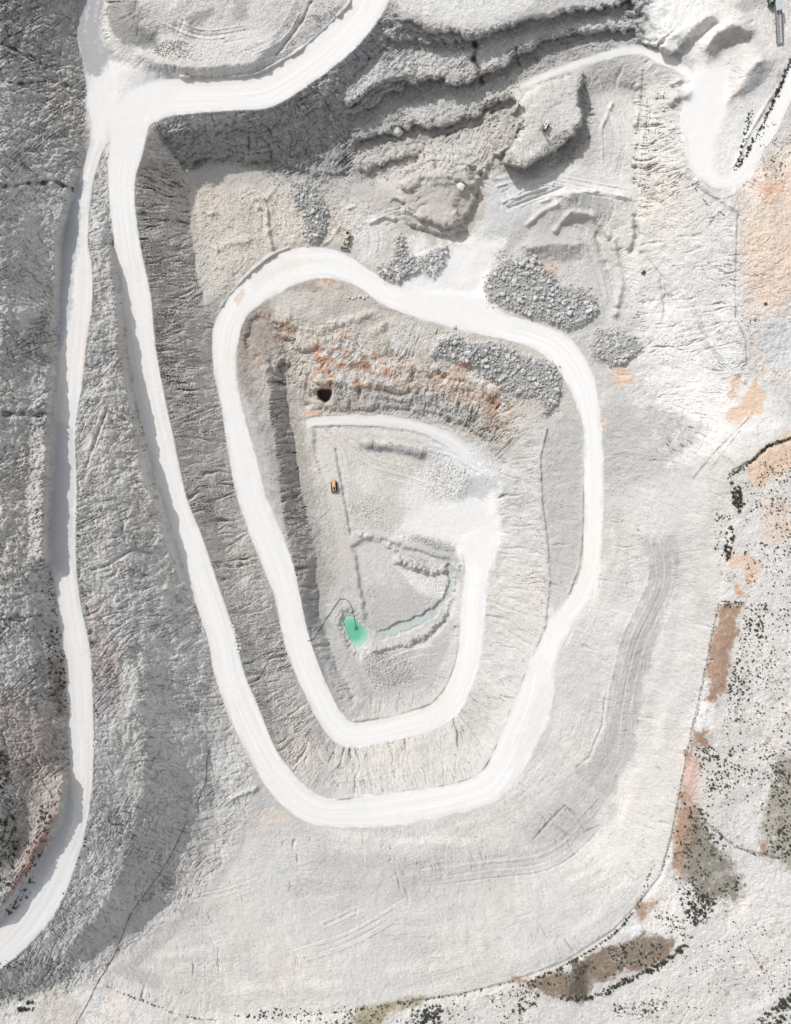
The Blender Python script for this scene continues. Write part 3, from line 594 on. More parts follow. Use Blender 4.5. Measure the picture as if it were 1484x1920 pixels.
# scattered soil specks beyond the rim
sl, m = pmask(OUTER, 3, 3, 1)
sp = smooth(.25, .6, fbm(U[sl], V[sl], 9, 3, 51, .7)) * smooth(-.2, .35, fbm(U[sl], V[sl], 70, 3, 52))
col[sl] = col[sl] * (1 - (m * sp * .35)[..., None] * kk((.75, 1, 1.2)))

gm_ = np.zeros((nfv, nfu), f32)
for poly, a in ((EASTS, 1.0), (PIT, .5), (FLOOR, .35), (BASIN, .5), (CUP, .2), (NECORN, .5), (NWCORN, .5)):
    sl, m = pmask(poly, 8, 6, 47); gm_[sl] = np.maximum(gm_[sl], m * a)
gm_ *= .25 + .9 * smooth(-.3, .35, fbm(U, V, 110, 3, 48))
col *= (1 + gm_ * (.035 * np.clip(gul4, -2, 2) + .055 * np.clip(band, -2, 2)))[..., None]
z -= gm_ * (.10 * gul4 + .16 * np.maximum(gul4 - 1.1, 0))
# rust and white veins through the north face of the pit
RUST = [(585,640),(640,625),(720,660),(760,690),(880,672),(935,700),(955,770),(925,772),(850,742),(740,722),(690,735),(600,738),(575,700)]
sl, m = pmask(RUST, 14, 16, 49); n_ = fbm(U[sl], V[sl], 17, 4, 50, .7) + .10 * gul1[sl]
k1 = (m * smooth(.12, .32, n_) * .62 * (.35 + .65 * smooth(760, 690, U[sl])))[..., None]; k2 = (m * smooth(-.02, -.22, n_) * .8)[..., None]
col[sl] = col[sl] * (1 - k1) + kk((.58, .27, .15)) * k1; col[sl] = col[sl] * (1 - k2) + C_PALE * 1.04 * k2
for poly in ([(480,590),(560,600),(560,660),(500,700),(460,680)], [(520,500),(640,500),(650,545),(520,550)], [(900,720),(960,760),(950,830),(900,810)]):
    sl, m = pmask(poly, 10, 12, 53); k1 = (m * smooth(.12, .3, fbm(U[sl], V[sl], 18, 4, 54, .65)) * .6)[..., None]; col[sl] = col[sl] * (1 - k1) + kk((.45, .26, .17)) * k1
# ---- relief
sf = smooth(.12, .75, slope)
r1 = fbm(U, V, 46, 5, 61, .55); r2 = fbm(U + .5 * wob, V, 15, 4, 62, .6)
def gully(g, thr): return -np.maximum(g - thr, 0) ** 1.1 + .25 * np.minimum(g, thr)
calm = .55 + .6 * smooth(-.4, .5, fbm(U, V, 90, 3, 63))
z += (amp_g1 * sf + .02) * gully(gul1, .35) * 1.5 * calm
z += (amp_g2 * sf + .02) * gully(gul2, .35) * 1.15 * (.5 + calm * .6)
st = smooth(-.25, .5, fbm(U, V, 60, 4, 64, .6))
z -= np.minimum(amp_c, 1) * (.25 + .9 * st) * (.8 * np.maximum(gul3 - .8, 0) + .12 * gul3)
z += amp_r * (1.6 * r1 + .7 * r2)
# fractured rock: diagonal cleavage and blocky ledges
ax = (U * .8 + V * .6) / 2.6; ay = (-U * .6 + V * .8)
cl = fbm(ax + wob * .3, ay + wob * .5, 13, 4, 71, .6, True); cl2 = fbm(U + wob, V - wob, 34, 4, 73, .6, True)
z += amp_c * (-1.0 * smooth(.35, .95, cl) - .9 * smooth(.5, .95, cl2) + .5 * fbm(U, V, 6, 2, 75))
grit = rng.standard_normal((nfv, nfu)).astype(f32)
col *= (1 + .045 * np.clip(grit, -2, 2) * (.4 + np.minimum(amp_r, 1)))[..., None]
z += (.02 + .16 * np.minimum(amp_r, .8)) * grit
z += (.07 + .20 * np.minimum(amp_r, 1)) * fbm(U, V, 5.5, 2, 76, .7)
# short sharp erosion cuts, in patches
patch = smooth(.0, .45, fbm(U, V, 75, 4, 77, .6)) * smooth(.1, .3, slope)
z -= amp_g1 * patch * 3.2 * smooth(1.1, 2.2, gul1 + .5 * noise(U / 7, V / 7, 78))
z -= amp_g1 * patch * 3.2 * smooth(1.3, 2.4, gul2 + .6 * noise(U / 12, V / 12, 79))
crk = amp_c * smooth(.45, .95, cl)
col *= (1 - .10 * np.clip(crk, 0, 1))[..., None]

# small forms: ridges (+) and ditches (-): (points, half width, height, painted shade)
def ridge(pts, w, h, rough=1.5, seed=0, shade=None):
    sl, d, s, side, tp = lmask(pts, w, seed, rough)
    k = np.exp(-(d / w) ** 2) * np.minimum(1, tp * 3)
    z[sl] += h * k * (.8 + .5 * noise(s / 9, s * 0, seed))
    if shade is not None:
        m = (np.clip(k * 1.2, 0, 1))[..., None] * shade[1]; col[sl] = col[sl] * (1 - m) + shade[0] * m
EDGE = (C_GREY, .30)  # grey shade line painted along berms and ditches
for i, (pts, w, h, sh) in enumerate([
 ([(335,144),(400,151),(480,141),(545,108),(581,83),(620,47),(664,-2),(690,-40)], 3.5, 2.0, EDGE),
 ([(516,106),(545,70),(570,35),(585,0)], 3, -1.5, EDGE),
 ([(402,620),(420,572),(464,517),(508,480),(545,465)], 3.5, 2.2, EDGE),
 ([(400,690),(402,625)], 3, 1.2, None),
 ([(620,1502),(690,1493),(765,1483),(850,1471),(902,1449),(925,1413),(969,1303),(1000,1230),(1022,1170),(1030,1090),(1026,1020),(1015,940),(1012,860),(1026,800)], 2.6, 1.8, EDGE),
 ([(1094,880),(1092,1000),(1086,1060),(1066,1115)], 2.2, 1.2, EDGE),
 ([(662,1352),(740,1341),(809,1318),(838,1285),(857,1235),(866,1150),(871,1062),(862,1030)], 2.8, 1.6, EDGE),
 ([(204,300),(206,262),(212,255)], 3, 1.5, EDGE),
 ([(206,340),(216,460),(243,662),(273,814),(307,940)], 2, .8, None),
 ([(1207,130),(1205,180),(1195,260),(1192,350)], 3, -1.6, EDGE),
 ([(1385,400),(1382,460),(1380,560),(1382,600),(1400,640),(1402,690)], 2, -1.2, EDGE),
 ([(1190,400),(1195,440),(1185,470),(1178,480)], 5, -3.5, EDGE),
 ([(1248,520),(1248,560),(1242,610)], 1.6, -.8, EDGE),
 ([(630,840),(645,920),(660,1005)], 3, -1.6, EDGE),
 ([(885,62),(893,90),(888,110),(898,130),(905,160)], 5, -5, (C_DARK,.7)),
 ([(967,85),(970,110),(975,125)], 2.5, -2.5, EDGE),
 ([(1150,1340),(1135,1310),(1130,1360),(1105,1420),(1080,1440)], 2, -1.0, EDGE),
 ([(430,1500),(480,1478),(470,1488)], 4, 2, None),
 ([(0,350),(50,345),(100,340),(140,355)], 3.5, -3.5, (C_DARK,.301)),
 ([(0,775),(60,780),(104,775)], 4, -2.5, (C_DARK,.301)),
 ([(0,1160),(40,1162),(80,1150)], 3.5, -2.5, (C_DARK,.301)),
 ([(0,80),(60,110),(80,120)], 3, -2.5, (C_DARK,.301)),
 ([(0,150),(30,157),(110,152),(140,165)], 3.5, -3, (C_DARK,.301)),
 ([(1345,1150),(1335,1200),(1312,1310),(1292,1400),(1262,1560),(1240,1640),(1202,1690),(1150,1745),(1060,1803),(960,1840),(860,1865),(760,1880)], 1.8, -1.0, (C_GREY*.8,.6)),
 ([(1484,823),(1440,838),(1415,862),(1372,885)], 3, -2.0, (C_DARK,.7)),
 ([(1322,1540),(1380,1590),(1460,1610)], 1.8, -1, (C_GREY*.7,.5)),
 ([(290,1040),(250,1030),(200,1060),(170,1070)], 3, -1.8, EDGE),
 ([(160,880),(200,770),(240,790)], 3, -1.4, EDGE),
 ([(1484,130),(1440,190),(1400,260),(1375,318)], 2.5, 1.0, None),
 ([(1035,440),(1070,398),(1110,402),(1150,450),(1166,530),(1152,600)], 6, 2.6, None), ([(1080,425),(1118,440),(1140,505)], 6, -2.0, None), ([(1300,335),(1350,372),(1388,398)], 5, 1.6, None),
 ([(1256,200),(1266,182),(1292,176),(1300,190)], 8, 4.0, None), ([(1255,160),(1275,150),(1298,150)], 4, 1.8, None), ([(1010,380),(1060,362),(1130,358),(1185,372)], 4, 1.6, None), ([(985,425),(1015,398),(1050,380)], 4, 1.8, None),
 ([(480,385),(500,395),(503,440),(512,470)], 4, 2.0, None), ([(388,404),(402,398),(412,403)], 5, 1.2, None), ([(400,470),(440,452),(470,455)], 7, 1.8, None), ([(520,350),(500,372),(470,372)], 5, 1.4, None), ([(640,420),(620,450),(600,462)], 3, 1.0, None), ([(690,420),(720,405),(745,412)], 4, 1.6, None), ([(640,395),(670,385)], 3, 1.2, None),
 ([(1200,470),(1240,520),(1250,600)], 4, -1.6, None), ([(1280,540),(1330,640),(1400,720)], 4, 1.4, None), ([(1130,300),(1128,240),(1150,190)], 3, 1.2, None), ([(870,300),(930,335),(960,330)], 4, 2, None), ([(880,350),(905,330),(915,300)], 4, 2, None),
 ([(930,350),(1000,330)], 2.5, 1.2, None), ([(940,380),(1040,345)], 2.2, 1.2, None), ([(950,392),(1060,350)], 2.2, -1.2, None),
 ([(1300,900),(1345,845),(1400,790)], 2, -.9, EDGE), ([(1330,880),(1390,800),(1410,770)], 2, .9, None),
 ([(1000,1575),(1040,1530),(1060,1512),(1085,1532)], 2.2, -1.8, (C_GREY,.5)),
 ([(1018,1570),(1035,1582)], 1.6, -.8, EDGE), ([(1035,1545),(1075,1572)], 1.6, -.8, EDGE), ([(1050,1528),(1090,1555)], 1.6, -.8, EDGE), ([(1085,1535),(1098,1560),(1125,1548)], 1.6, -.8, EDGE), ([(1060,1515),(1078,1545)], 1.6, -.8, EDGE),
]): ridge(pts, w, h, 7 if sh and sh[1] == .301 else 1.5, i, sh)

def tracks(pts, n, sp, h, seed):
    P = catmull([(*p, 0) for p in pts], 6)[:, :2]; D = np.gradient(P, axis=0); D /= np.hypot(D[:, 0], D[:, 1])[:, None]; Nn = np.stack([-D[:, 1], D[:, 0]], 1)
    rs = np.random.default_rng(seed)
    for k in range(n):
        o = (k - (n - 1) / 2) * sp + rs.uniform(-.3, .3) * sp; a, b = int(rs.uniform(0, .25) * len(P)), int(rs.uniform(.75, 1) * len(P))
        ridge([tuple(q) for q in (P + Nn * o)[a:b]], 1.4, .7 * h * rs.uniform(.4, 1.3) * rs.choice([-1, 1]), 1.2, seed + k, (C_GREY, .16) if k % 2 else (C_ROAD, .25))
for i, (pts, n, sp, h) in enumerate([
 ([(1205,140),(1214,200),(1203,300),(1198,355)], 3, 6, .8), ([(1130,185),(1150,260),(1135,335)], 6, 9, .45), ([(935,372),(1010,338),(1100,350),(1195,368)], 5, 7, .7), ([(945,395),(1000,365),(1075,350)], 4, 8, .8),
 ([(640,830),(700,870),(800,900),(880,950)], 5, 8, .4), ([(600,800),(640,840),(655,900)], 4, 6, .4), ([(700,1255),(770,1225),(840,1215)], 3, 7, .5), ([(800,830),(860,850),(930,890)], 6, 6, .5),
 ([(540,1800),(660,1760),(780,1690)], 4, 9, .7), ([(590,1740),(700,1690)], 3, 8, .6), ([(1228,1010),(1238,1090),(1190,1200),(1165,1300),(1150,1420)], 7, 8, .45), ([(495,345),(535,400),(528,470)], 5, 7, .6),
 ([(660,380),(705,440),(690,500)], 4, 7, .5), ([(1290,540),(1312,640),(1385,725)], 5, 9, .5), ([(1150,1500),(1040,1605),(900,1630),(740,1650)], 6, 9, .5), ([(340,1690),(430,1670),(490,1648)], 3, 6, .5),
 ([(820,440),(850,480),(880,540)], 4, 8, .3), ([(700,420),(760,400),(800,430)], 4, 8, .8), ([(880,330),(930,350),(960,400)], 4, 8, .8), ([(1060,430),(1110,450),(1140,540),(1150,600)], 4, 8, .8),
 ([(440,380),(480,360),(500,390),(500,460)], 3, 7, .9), ([(1210,140),(1240,118),(1280,140)], 3, 6, .7), ([(1340,110),(1400,140),(1440,100)], 3, 6, .4), ([(1300,345),(1350,372),(1410,350)], 4, 5, .5),
 ([(760,960),(720,930),(690,870)], 3, 8, .4), ([(1120,640),(1160,700),(1220,690)], 3, 8, .6), ([(600,1470),(700,1460),(830,1440)], 2, 6, .4),
 ([(300,40),(380,70),(470,60)], 4, 8, .6), ([(430,110),(520,70),(560,10)], 3, 8, .6), ([(960,870),(985,930),(970,1010)], 2, 6, .6), ([(880,1230),(925,1290),(960,1310)], 2, 6, .5)]): tracks(pts, n, sp, h, 400 + 11 * i)

def bites(pts, r, depth, step, seed, c=None):
    rs = np.random.default_rng(seed); P = catmull([tuple(p) for p in pts], step)
    for x, y in P:
        rr = r * rs.uniform(.75, 1.25); x += rs.uniform(-2, 2); y += rs.uniform(-2, 2)
        sl = sub([(x, y)], rr + 5); d = np.hypot(U[sl] - x, (V[sl] - y)) + 1.2 * noise(U[sl] / 4, V[sl] / 4, seed)
        k = smooth(rr + 1.2, rr - 2.2, d)
        z[sl] = np.minimum(z[sl], zb[sl] - depth * k) if depth > 0 else z[sl] - depth * k * (1 - .6 * (d / rr).clip(0, 1))
        if c is not None: col[sl] = col[sl] * (1 - .5 * k[..., None]) + c * .5 * k[..., None]
DITCH = [(706,1200),(735,1190),(765,1178),(795,1165),(815,1150)]
DITCH2 = [(815,1150),(826,1130),(842,1115),(846,1085),(843,1064)]
bites([(700,1214),(722,1212),(748,1206),(780,1197),(804,1186)], 10, -2.2, 7, 1, C_SLOPE * .85)
bites([(808,1178),(824,1166),(834,1150)], 9, -2.2, 6, 2, C_SLOPE * .85)
bites([(706,1196),(740,1182),(775,1170),(805,1152)], 10, 1.9, 7, 3, C_SLOPE * .95)
bites(DITCH2, 6, 1.8, 5, 4, C_SLOPE * .92)
bites([(744,1050),(765,1059),(785,1064),(794,1070)], 8, -2.2, 6, 5, C_SLOPE * .85)
bites([(800,1073),(815,1072),(834,1068)], 7, -2.0, 6, 6, C_SLOPE * .85)
bites([(672,1000),(690,1006),(708,1012),(726,1022),(744,1030)], 6, -1.0, 6, 7)
bites([(860,1060),(852,1095),(848,1120),(838,1140)], 4.5, -1.0, 6, 8)
bites([(600,620),(690,590),(720,610),(700,625)], 9, -1.0, 9, 9)
bites([(205,5),(190,30)], 6, -.5, 8, 10)
# the spoil heap with the dark side
ridge([(680,833),(730,838),(800,852)], 8, 3.0, 2, 91)
# cave-like hollow in the north face
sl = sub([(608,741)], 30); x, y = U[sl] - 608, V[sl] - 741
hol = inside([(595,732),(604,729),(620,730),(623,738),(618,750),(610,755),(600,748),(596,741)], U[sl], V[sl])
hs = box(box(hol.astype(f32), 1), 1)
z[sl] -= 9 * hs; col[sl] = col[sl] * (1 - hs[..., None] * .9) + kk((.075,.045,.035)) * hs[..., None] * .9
# rock heaps: mounds under the broken stone
HEAPS = {
 'A': [(548,345),(575,340),(600,360),(613,395),(608,440),(588,458),(572,440),(566,400),(550,375)],
 'B': [(740,445),(752,440),(765,475),(790,485),(805,470),(838,462),(832,500),(812,520),(790,512),(770,515),(745,528),(715,516),(712,500),(738,490)],
 'C': [(908,535),(912,515),(930,500),(950,485),(985,480),(1020,500),(1035,515),(1040,535),(1090,540),(1118,560),(1120,585),(1090,612),(1065,620),(1030,602),(985,590),(940,575),(912,560)],
 'D': [(808,665),(826,640),(850,628),(880,645),(930,642),(970,660),(1030,680),(1052,710),(1050,750),(1022,780),(1010,740),(970,745),(930,715),(900,692),(860,678)],
 'E': [(1108,640),(1120,618),(1150,616),(1190,632),(1206,655),(1180,672),(1165,686),(1130,676),(1110,665)],
}
for i, (k, poly) in enumerate(HEAPS.items()):
    sl, m = pmask(poly, 7, 4, 30 + i); z[sl] += m * (2.0 + .8 * fbm(U[sl], V[sl], 22, 3, 80)); m = (m * .9)[..., None]
    col[sl] = col[sl] * (1 - m) + C_GREY * .95 * m
# pond and runnel beds
POND = [(644,1161),(649,1156),(657,1155),(664,1157),(672,1168),(681,1178),(690,1187),(690,1196),(683,1206),(675,1214),(668,1217),(663,1209),(657,1196),(650,1180)]
PZ = -51.6
sl2, m2 = pmask([(642,1148),(665,1148),(694,1176),(722,1188),(718,1206),(692,1216),(674,1232),(654,1216),(638,1176)], 9, 3)
z[sl2] = z[sl2] * (1 - m2) + (PZ + .35 + .5 * fbm(U[sl2], V[sl2], 9, 3, 93)) * m2
sl = sub(POND, 14); dP, *_ = segdist(POND, U[sl], V[sl], True); dP = np.where(inside(POND, U[sl], V[sl]), dP, -dP)
z[sl] = z[sl] - 2.2 * smooth(-2.5, 3, dP + 1.3 * fbm(U[sl], V[sl], 10, 3, 94)) * smooth(-12, -3, dP)

# ---- roads
def lay_road(nm, colour, edge, wobble, streak, rut):
    d, zz, ss, tt = RD[nm]
    dd = d + wobble * fbm(U, V, 18, 4, 90, .6)
    flat = smooth(-3.0, 1.0, d)
    camber = rut * (noise(tt / 3.2, ss / 160, 4) * .6 + noise(tt / 1.7, ss / 60, 5) * .4) + .05 * fbm(U, V, 7, 2, 6)
    z[:] = z * (1 - flat) + (zz + camber) * flat
    m = smooth(-edge, edge, dd)[..., None]
    st = .5 * noise(tt / 5, ss / 240, 1) + .35 * noise(tt / 2.2, ss / 110, 2) + .3 * noise(tt / 1.2, ss / 50, 3)
    c = colour * (1 + streak * st)[..., None]
    mid = smooth(.3, .9, np.abs(tt) / np.maximum(np.abs(tt) + np.maximum(d, 0), 1e-3))
    c = c * (1 - .03 * mid * (1 + .8 * noise(ss / 40, tt / 6, 8)))[..., None]
    e_ = (smooth(10, 0, d) * smooth(-.15, .3, fbm(U, V, 16, 4, 12, .65)) * .38 + .10 * smooth(.1, .5, fbm(U, V, 45, 4, 13, .6)))[..., None]
    c = c * (1 - e_) + C_SLOPE * 1.02 * e_
    wm = (.02 * fbm(U, V, 60, 3, 9) + .025 * smooth(.1, .7, fbm(ss, tt * 6, 120, 3, 10)))[..., None]
    c = c + wm * kk((1, -.2, -1))
    col[:] = col * (1 - m) + c * m
    return d + .6 * wobble * 0
for nm, args in (('bench', (C_ROAD * .95, 3.5, 3.0, .05, .05)), ('track', (C_ROAD * .93, 3, 2.5, .06, .05)), ('perim', (C_ROAD * .93, 2.5, 3.0, .09, .05)),
                 ('loop', (C_ROAD * 1.02, 2, 1.6, .03, .03)), ('haul', (C_ROAD * 1.03, 2.4, 2.4, .075, .04))):
    lay_road(nm, *args)
for i, (poly, c, a, fe, ro) in enumerate([
 ([(142,340),(160,340),(150,440),(140,520),(128,600),(112,660),(100,660),(112,520),(116,440)], C_BLUE*.86, .9, 4, 4), ([(105,790),(138,800),(140,900),(138,1000),(128,1080),(95,1060),(92,1000),(100,880)], C_BLUE*.95, .8, 4, 4), ([(50,1640),(92,1580),(118,1540),(122,1500),(135,1500),(125,1580),(70,1670),(0,1745),(-20,1740)], C_BLUE*.95, .7, 4, 4),  # blue-grey painted over the hill's shadow strips on the perimeter road
 ([(165,180),(200,112),(300,138),(345,150),(330,215),(290,232),(262,262),(258,300),(206,300),(196,262),(176,262)], C_ROAD, 1, 9, 7),
 ([(775,510),(840,470),(905,450),(935,452),(915,500),(905,545),(945,590),(930,620),(860,615),(780,592),(740,566)], C_ROAD, 1, 10, 8),
 ([(742,990),(800,945),(870,940),(890,915),(930,912),(938,1010),(920,1060),(872,1062),(850,1016),(790,1003)], C_ROAD*.98, 1, 9, 7),
 ([(748,925),(790,870),(850,838),(905,858),(935,900),(900,912),(840,940),(770,985)], C_ROAD*.97, .7, 10, 9),
 ([(866,905),(905,890),(938,893),(935,918),(895,935),(868,925)], C_BLUE*.86, .7, 5, 6),
 ([(1290,160),(1310,130),(1360,112),(1362,170),(1359,212),(1341,268),(1336,315),(1345,338),(1310,320),(1290,261),(1282,219)], C_ROAD*1.02, 1, 8, 5),
 ([(140,-20),(198,-20),(184,40),(196,85),(208,104),(190,140),(160,140),(142,70)], C_BLUE*.68, .9, 5, 5),
 ([(168,-20),(174,-20),(160,60),(156,60)], C_PALE, .6, 2, 2), ([(186,-20),(192,-20),(180,40),(176,40)], C_PALE, .6, 2, 2),
 ([(440,560),(455,540),(462,548),(446,570)], C_ORANGE*.5+C_PEACH*.5, .5, 3, 4), ([(470,520),(520,490),(560,485),(600,490),(540,505),(480,540)], C_PEACH*.4+C_ROAD*.6, .45, 8, 8),
 ([(1010,1290),(1040,1235),(1010,1390),(960,1440)], C_PEACH*.3+C_ROAD*.65, .5, 8, 6),
]):
    paint(poly, c, a, fe, ro, 60 + i)
    if i in (3, 4, 5, 8):
        sl, m = pmask(poly, fe + 4, 3, 60 + i); zsm = box(box(z[sl], 3), 3); z[sl] = z[sl] * (1 - m) + (zsm + .08 * fbm(U[sl], V[sl], 14, 3, 3)) * m
col = np.clip(col, .02, .84)

# ------------------------------------------------------------------ materials
def mat_ground(name, bump_scale, rough, bump=.5, var=.13):
    m = bpy.data.materials.new(name); m.use_nodes = True; nt = m.node_tree; N = nt.nodes; L = nt.links
    b = N['Principled BSDF']; b.inputs['Roughness'].default_value = rough; b.inputs['Specular IOR Level'].default_value = .08
    at = N.new('ShaderNodeAttribute'); at.attribute_name = 'soil'
    geo = N.new('ShaderNodeNewGeometry')
    n1 = N.new('ShaderNodeTexNoise'); n1.inputs['Scale'].default_value = .9; n1.inputs['Detail'].default_value = 6; n1.inputs['Roughness'].default_value = .7
    n2 = N.new('ShaderNodeTexNoise'); n2.inputs['Scale'].default_value = bump_scale; n2.inputs['Detail'].default_value = 5; n2.inputs['Roughness'].default_value = .7
    for n in (n1, n2): L.new(geo.outputs['Position'], n.inputs['Vector'])
    mr = N.new('ShaderNodeMapRange'); mr.inputs['From Min'].default_value = .25; mr.inputs['From Max'].default_value = .75; mr.inputs['To Min'].default_value = 1 - var; mr.inputs['To Max'].default_value = 1 + var
    L.new(n1.outputs['Fac'], mr.inputs['Value'])
    mx = N.new('ShaderNodeVectorMath'); mx.operation = 'SCALE'; L.new(at.outputs['Color'], mx.inputs[0]); L.new(mr.outputs['Result'], mx.inputs['Scale'])
    L.new(mx.outputs['Vector'], b.inputs['Base Color'])
    bp = N.new('ShaderNodeBump'); bp.inputs['Strength'].default_value = bump; bp.inputs['Distance'].default_value = .9
    L.new(n2.outputs['Fac'], bp.inputs['Height']); L.new(bp.outputs['Normal'], b.inputs['Normal'])
    return m
M_ROCK = mat_ground('limestone', .8, .95, .38); M_ROAD = mat_ground('dust', .6, .9, .07, .035)

# ------------------------------------------------------------------ terrain mesh: raster nodes inside, growing spacing outside, out to the horizon
def grow(start, sgn):
    o = []; st = FS; x = start
    while abs(x - start) < 9000: st *= 1.12; x += sgn * st; o.append(x)
    return np.array(o)
gl, gr = grow(fu[0], -1)[::-1], grow(fu[-1], 1); gt, gb = grow(fv[0], -1)[::-1], grow(fv[-1], 1)
xu = np.concatenate([gl, fu, gr]); xv = np.concatenate([gt, fv, gb])
iu = np.clip(np.arange(len(xu)) - len(gl), 0, nfu - 1); iv = np.clip(np.arange(len(xv)) - len(gt), 0, nfv - 1)
ZF = z[iv][:, iu].astype(f32); bz = base_z(xu, xv)
outu = np.abs(xu - np.clip(xu, fu[0], fu[-1]))[None]; outv = np.abs(xv - np.clip(xv, fv[0], fv[-1]))[:, None]
out = np.hypot(outu, outv).astype(f32); kf = np.exp(-out / 6)
XU = np.broadcast_to(xu[None], ZF.shape); XV = np.broadcast_to(xv[:, None], ZF.shape)
zfar = 20 + 18 * fbm(XU, XV, 900, 4, 95) + 1.5 * fbm(XU, XV, 60, 3, 96)
kb = np.exp(-out / 700)
ZF = np.where(out > 0, (bz + (z[iv][:, iu] - zb[iv][:, iu]) * kf) * kb + zfar * (1 - kb), ZF).astype(f32)
CF = col[iv][:, iu]; cb = np.stack([box(box(col[..., k], 12), 12) for k in range(3)], -1)[iv][:, iu]; kc = np.exp(-out / 600)[..., None]
k0 = np.exp(-out / 8)[..., None]; nz = (1 + .16 * fbm(XU, XV, 90, 5, 97, .65) + .08 * fbm(XU, XV, 9, 3, 98))[..., None]
CF = np.where(out[..., None] > 0, CF * k0 + (1 - k0) * nz * (cb * kc + C_PALE * .85 * (1 - kc)), CF)
ZF = np.where(out > 0, ZF + (1 - k0[..., 0]) * np.exp(-out / 900) * (1.4 * fbm(XU, XV, 40, 4, 99, .6) + .5 * fbm(XU, XV, 9, 3, 100)), ZF).astype(f32)
Wx, Wy, Wz = W(xu[None, :], xv[:, None], ZF)
CO = np.stack([Wx, Wy, Wz], -1).astype(f32).reshape(-1, 3); CC = np.concatenate([CF, np.ones(CF.shape[:2] + (1,), f32)], -1).astype(f32).reshape(-1, 4)
nv_, nu_ = ZF.shape
q = (np.arange(nv_ - 1)[:, None] * nu_ + np.arange(nu_ - 1)[None]).astype(np.int64)
FACES = np.stack([q, q + nu_, q + nu_ + 1, q + 1], -1)            # counter-clockwise seen from above
cat = np.zeros(FACES.shape[:2], np.int8)
def region(mask, k):
    m = mask[iv][:, iu][:-1, :-1] & (out[:-1, :-1] == 0); cat[m] = k
wm = np.zeros((nfv, nfu), bool); sl, m = pmask(WEST, 2, 2); wm[sl] = m > .5; region(wm, 1)
fm = np.zeros((nfv, nfu), bool); sl, m = pmask(FLOOR, 2, 4); fm[sl] = m > .5; region(fm, 2)
region(RD['bench'][0] > -1, 3); region(RD['track'][0] > -1, 4); region(RD['perim'][0] > 0, 5); region(RD['loop'][0] > 0, 6); region(RD['haul'][0] > 0, 7)

def link(o): scene.collection.objects.link(o); return o
def grid_mesh(name, faces, material):
    ids, inv = np.unique(faces.reshape(-1), return_inverse=True)
    me = bpy.data.meshes.new(name); n = len(faces)
    me.vertices.add(len(ids)); me.vertices.foreach_set('co', CO[ids].reshape(-1))
    me.loops.add(n * 4); me.loops.foreach_set('vertex_index', inv.astype(np.int32))
    me.polygons.add(n); me.polygons.foreach_set('loop_start', np.arange(0, n * 4, 4, dtype=np.int32))
    try: me.polygons.foreach_set('loop_total', np.full(n, 4, np.int32))
    except Exception: pass
    me.polygons.foreach_set('use_smooth', np.ones(n, bool))
    a = me.color_attributes.new('soil', 'FLOAT_COLOR', 'POINT'); a.data.foreach_set('color', CC[ids].reshape(-1))
    me.update(calc_edges=True); me.materials.append(material)
    o = link(bpy.data.objects.new(name, me)); o['kind'] = 'structure'; return o
for k, nm, lab, mt in ((0, 'ground', 'pale grey limestone ground and terraced quarry slopes', M_ROCK), (1, 'hill', 'dark grey fractured hillside along the left edge', M_ROCK),
                   (2, 'pit_floor', 'light grey floor at the bottom of the pit', M_ROCK), (3, 'path', 'narrow white track along the foot of the rusty pit face', M_ROAD),
                   (4, 'track', 'narrow pale track below the dark upper benches', M_ROAD), (5, 'perimeter_road', 'white dust road along the foot of the left hillside', M_ROAD),
                   (6, 'access_road', 'white dust road looping round the stockpiles at top right', M_ROAD), (7, 'haul_road', 'wide white dust road spiralling down into the pit', M_ROAD)):
    o = grid_mesh(nm, FACES[cat == k], mt); o['label'] = lab
print('terrain done')

# ground level lookup
def gz(u, v):
    i = int(round((v - FV0) / FS)); j = int(round((u - FU0) / FS))
    return float(z[min(max(i, 0), nfv - 1), min(max(j, 0), nfu - 1)])
def at(u, v, dz=0.0):
    g = gz(u, v); x, y, _ = W(u, v, g); return Vector((x, y, g + dz))
#OBJECTS
# ------------------------------------------------------------------ object builders
def pmat(name, c, rough=.6, metal=0.0, var=.12, scale=3.0, rnd=0.0, spec=.3):
    m = bpy.data.materials.new(name); m.use_nodes = True; nt = m.node_tree; N = nt.nodes; L = nt.links
    b = N['Principled BSDF']; b.inputs['Roughness'].default_value = rough; b.inputs['Metallic'].default_value = metal; b.inputs['Specular IOR Level'].default_value = spec
    n = N.new('ShaderNodeTexNoise'); n.inputs['Scale'].default_value = scale; n.inputs['Detail'].default_value = 5
    g = N.new('ShaderNodeNewGeometry'); L.new(g.outputs['Position'], n.inputs['Vector'])
    mr = N.new('ShaderNodeMapRange'); mr.inputs['From Min'].default_value = .3; mr.inputs['From Max'].default_value = .7
    mr.inputs['To Min'].default_value = 1 - var; mr.inputs['To Max'].default_value = 1 + var; L.new(n.outputs['Fac'], mr.inputs['Value'])
    sc = N.new('ShaderNodeVectorMath'); sc.operation = 'SCALE'; sc.inputs[0].default_value = c; L.new(mr.outputs['Result'], sc.inputs['Scale'])
    src = sc.outputs['Vector']
    if rnd:
        oi = N.new('ShaderNodeObjectInfo'); m2 = N.new('ShaderNodeMapRange'); m2.inputs['To Min'].default_value = 1 - rnd; m2.inputs['To Max'].default_value = 1 + rnd
        L.new(oi.outputs['Random'], m2.inputs['Value']); s2 = N.new('ShaderNodeVectorMath'); s2.operation = 'SCALE'
        L.new(src, s2.inputs[0]); L.new(m2.outputs['Result'], s2.inputs['Scale']); src = s2.outputs['Vector']
    L.new(src, b.inputs['Base Color']); return m
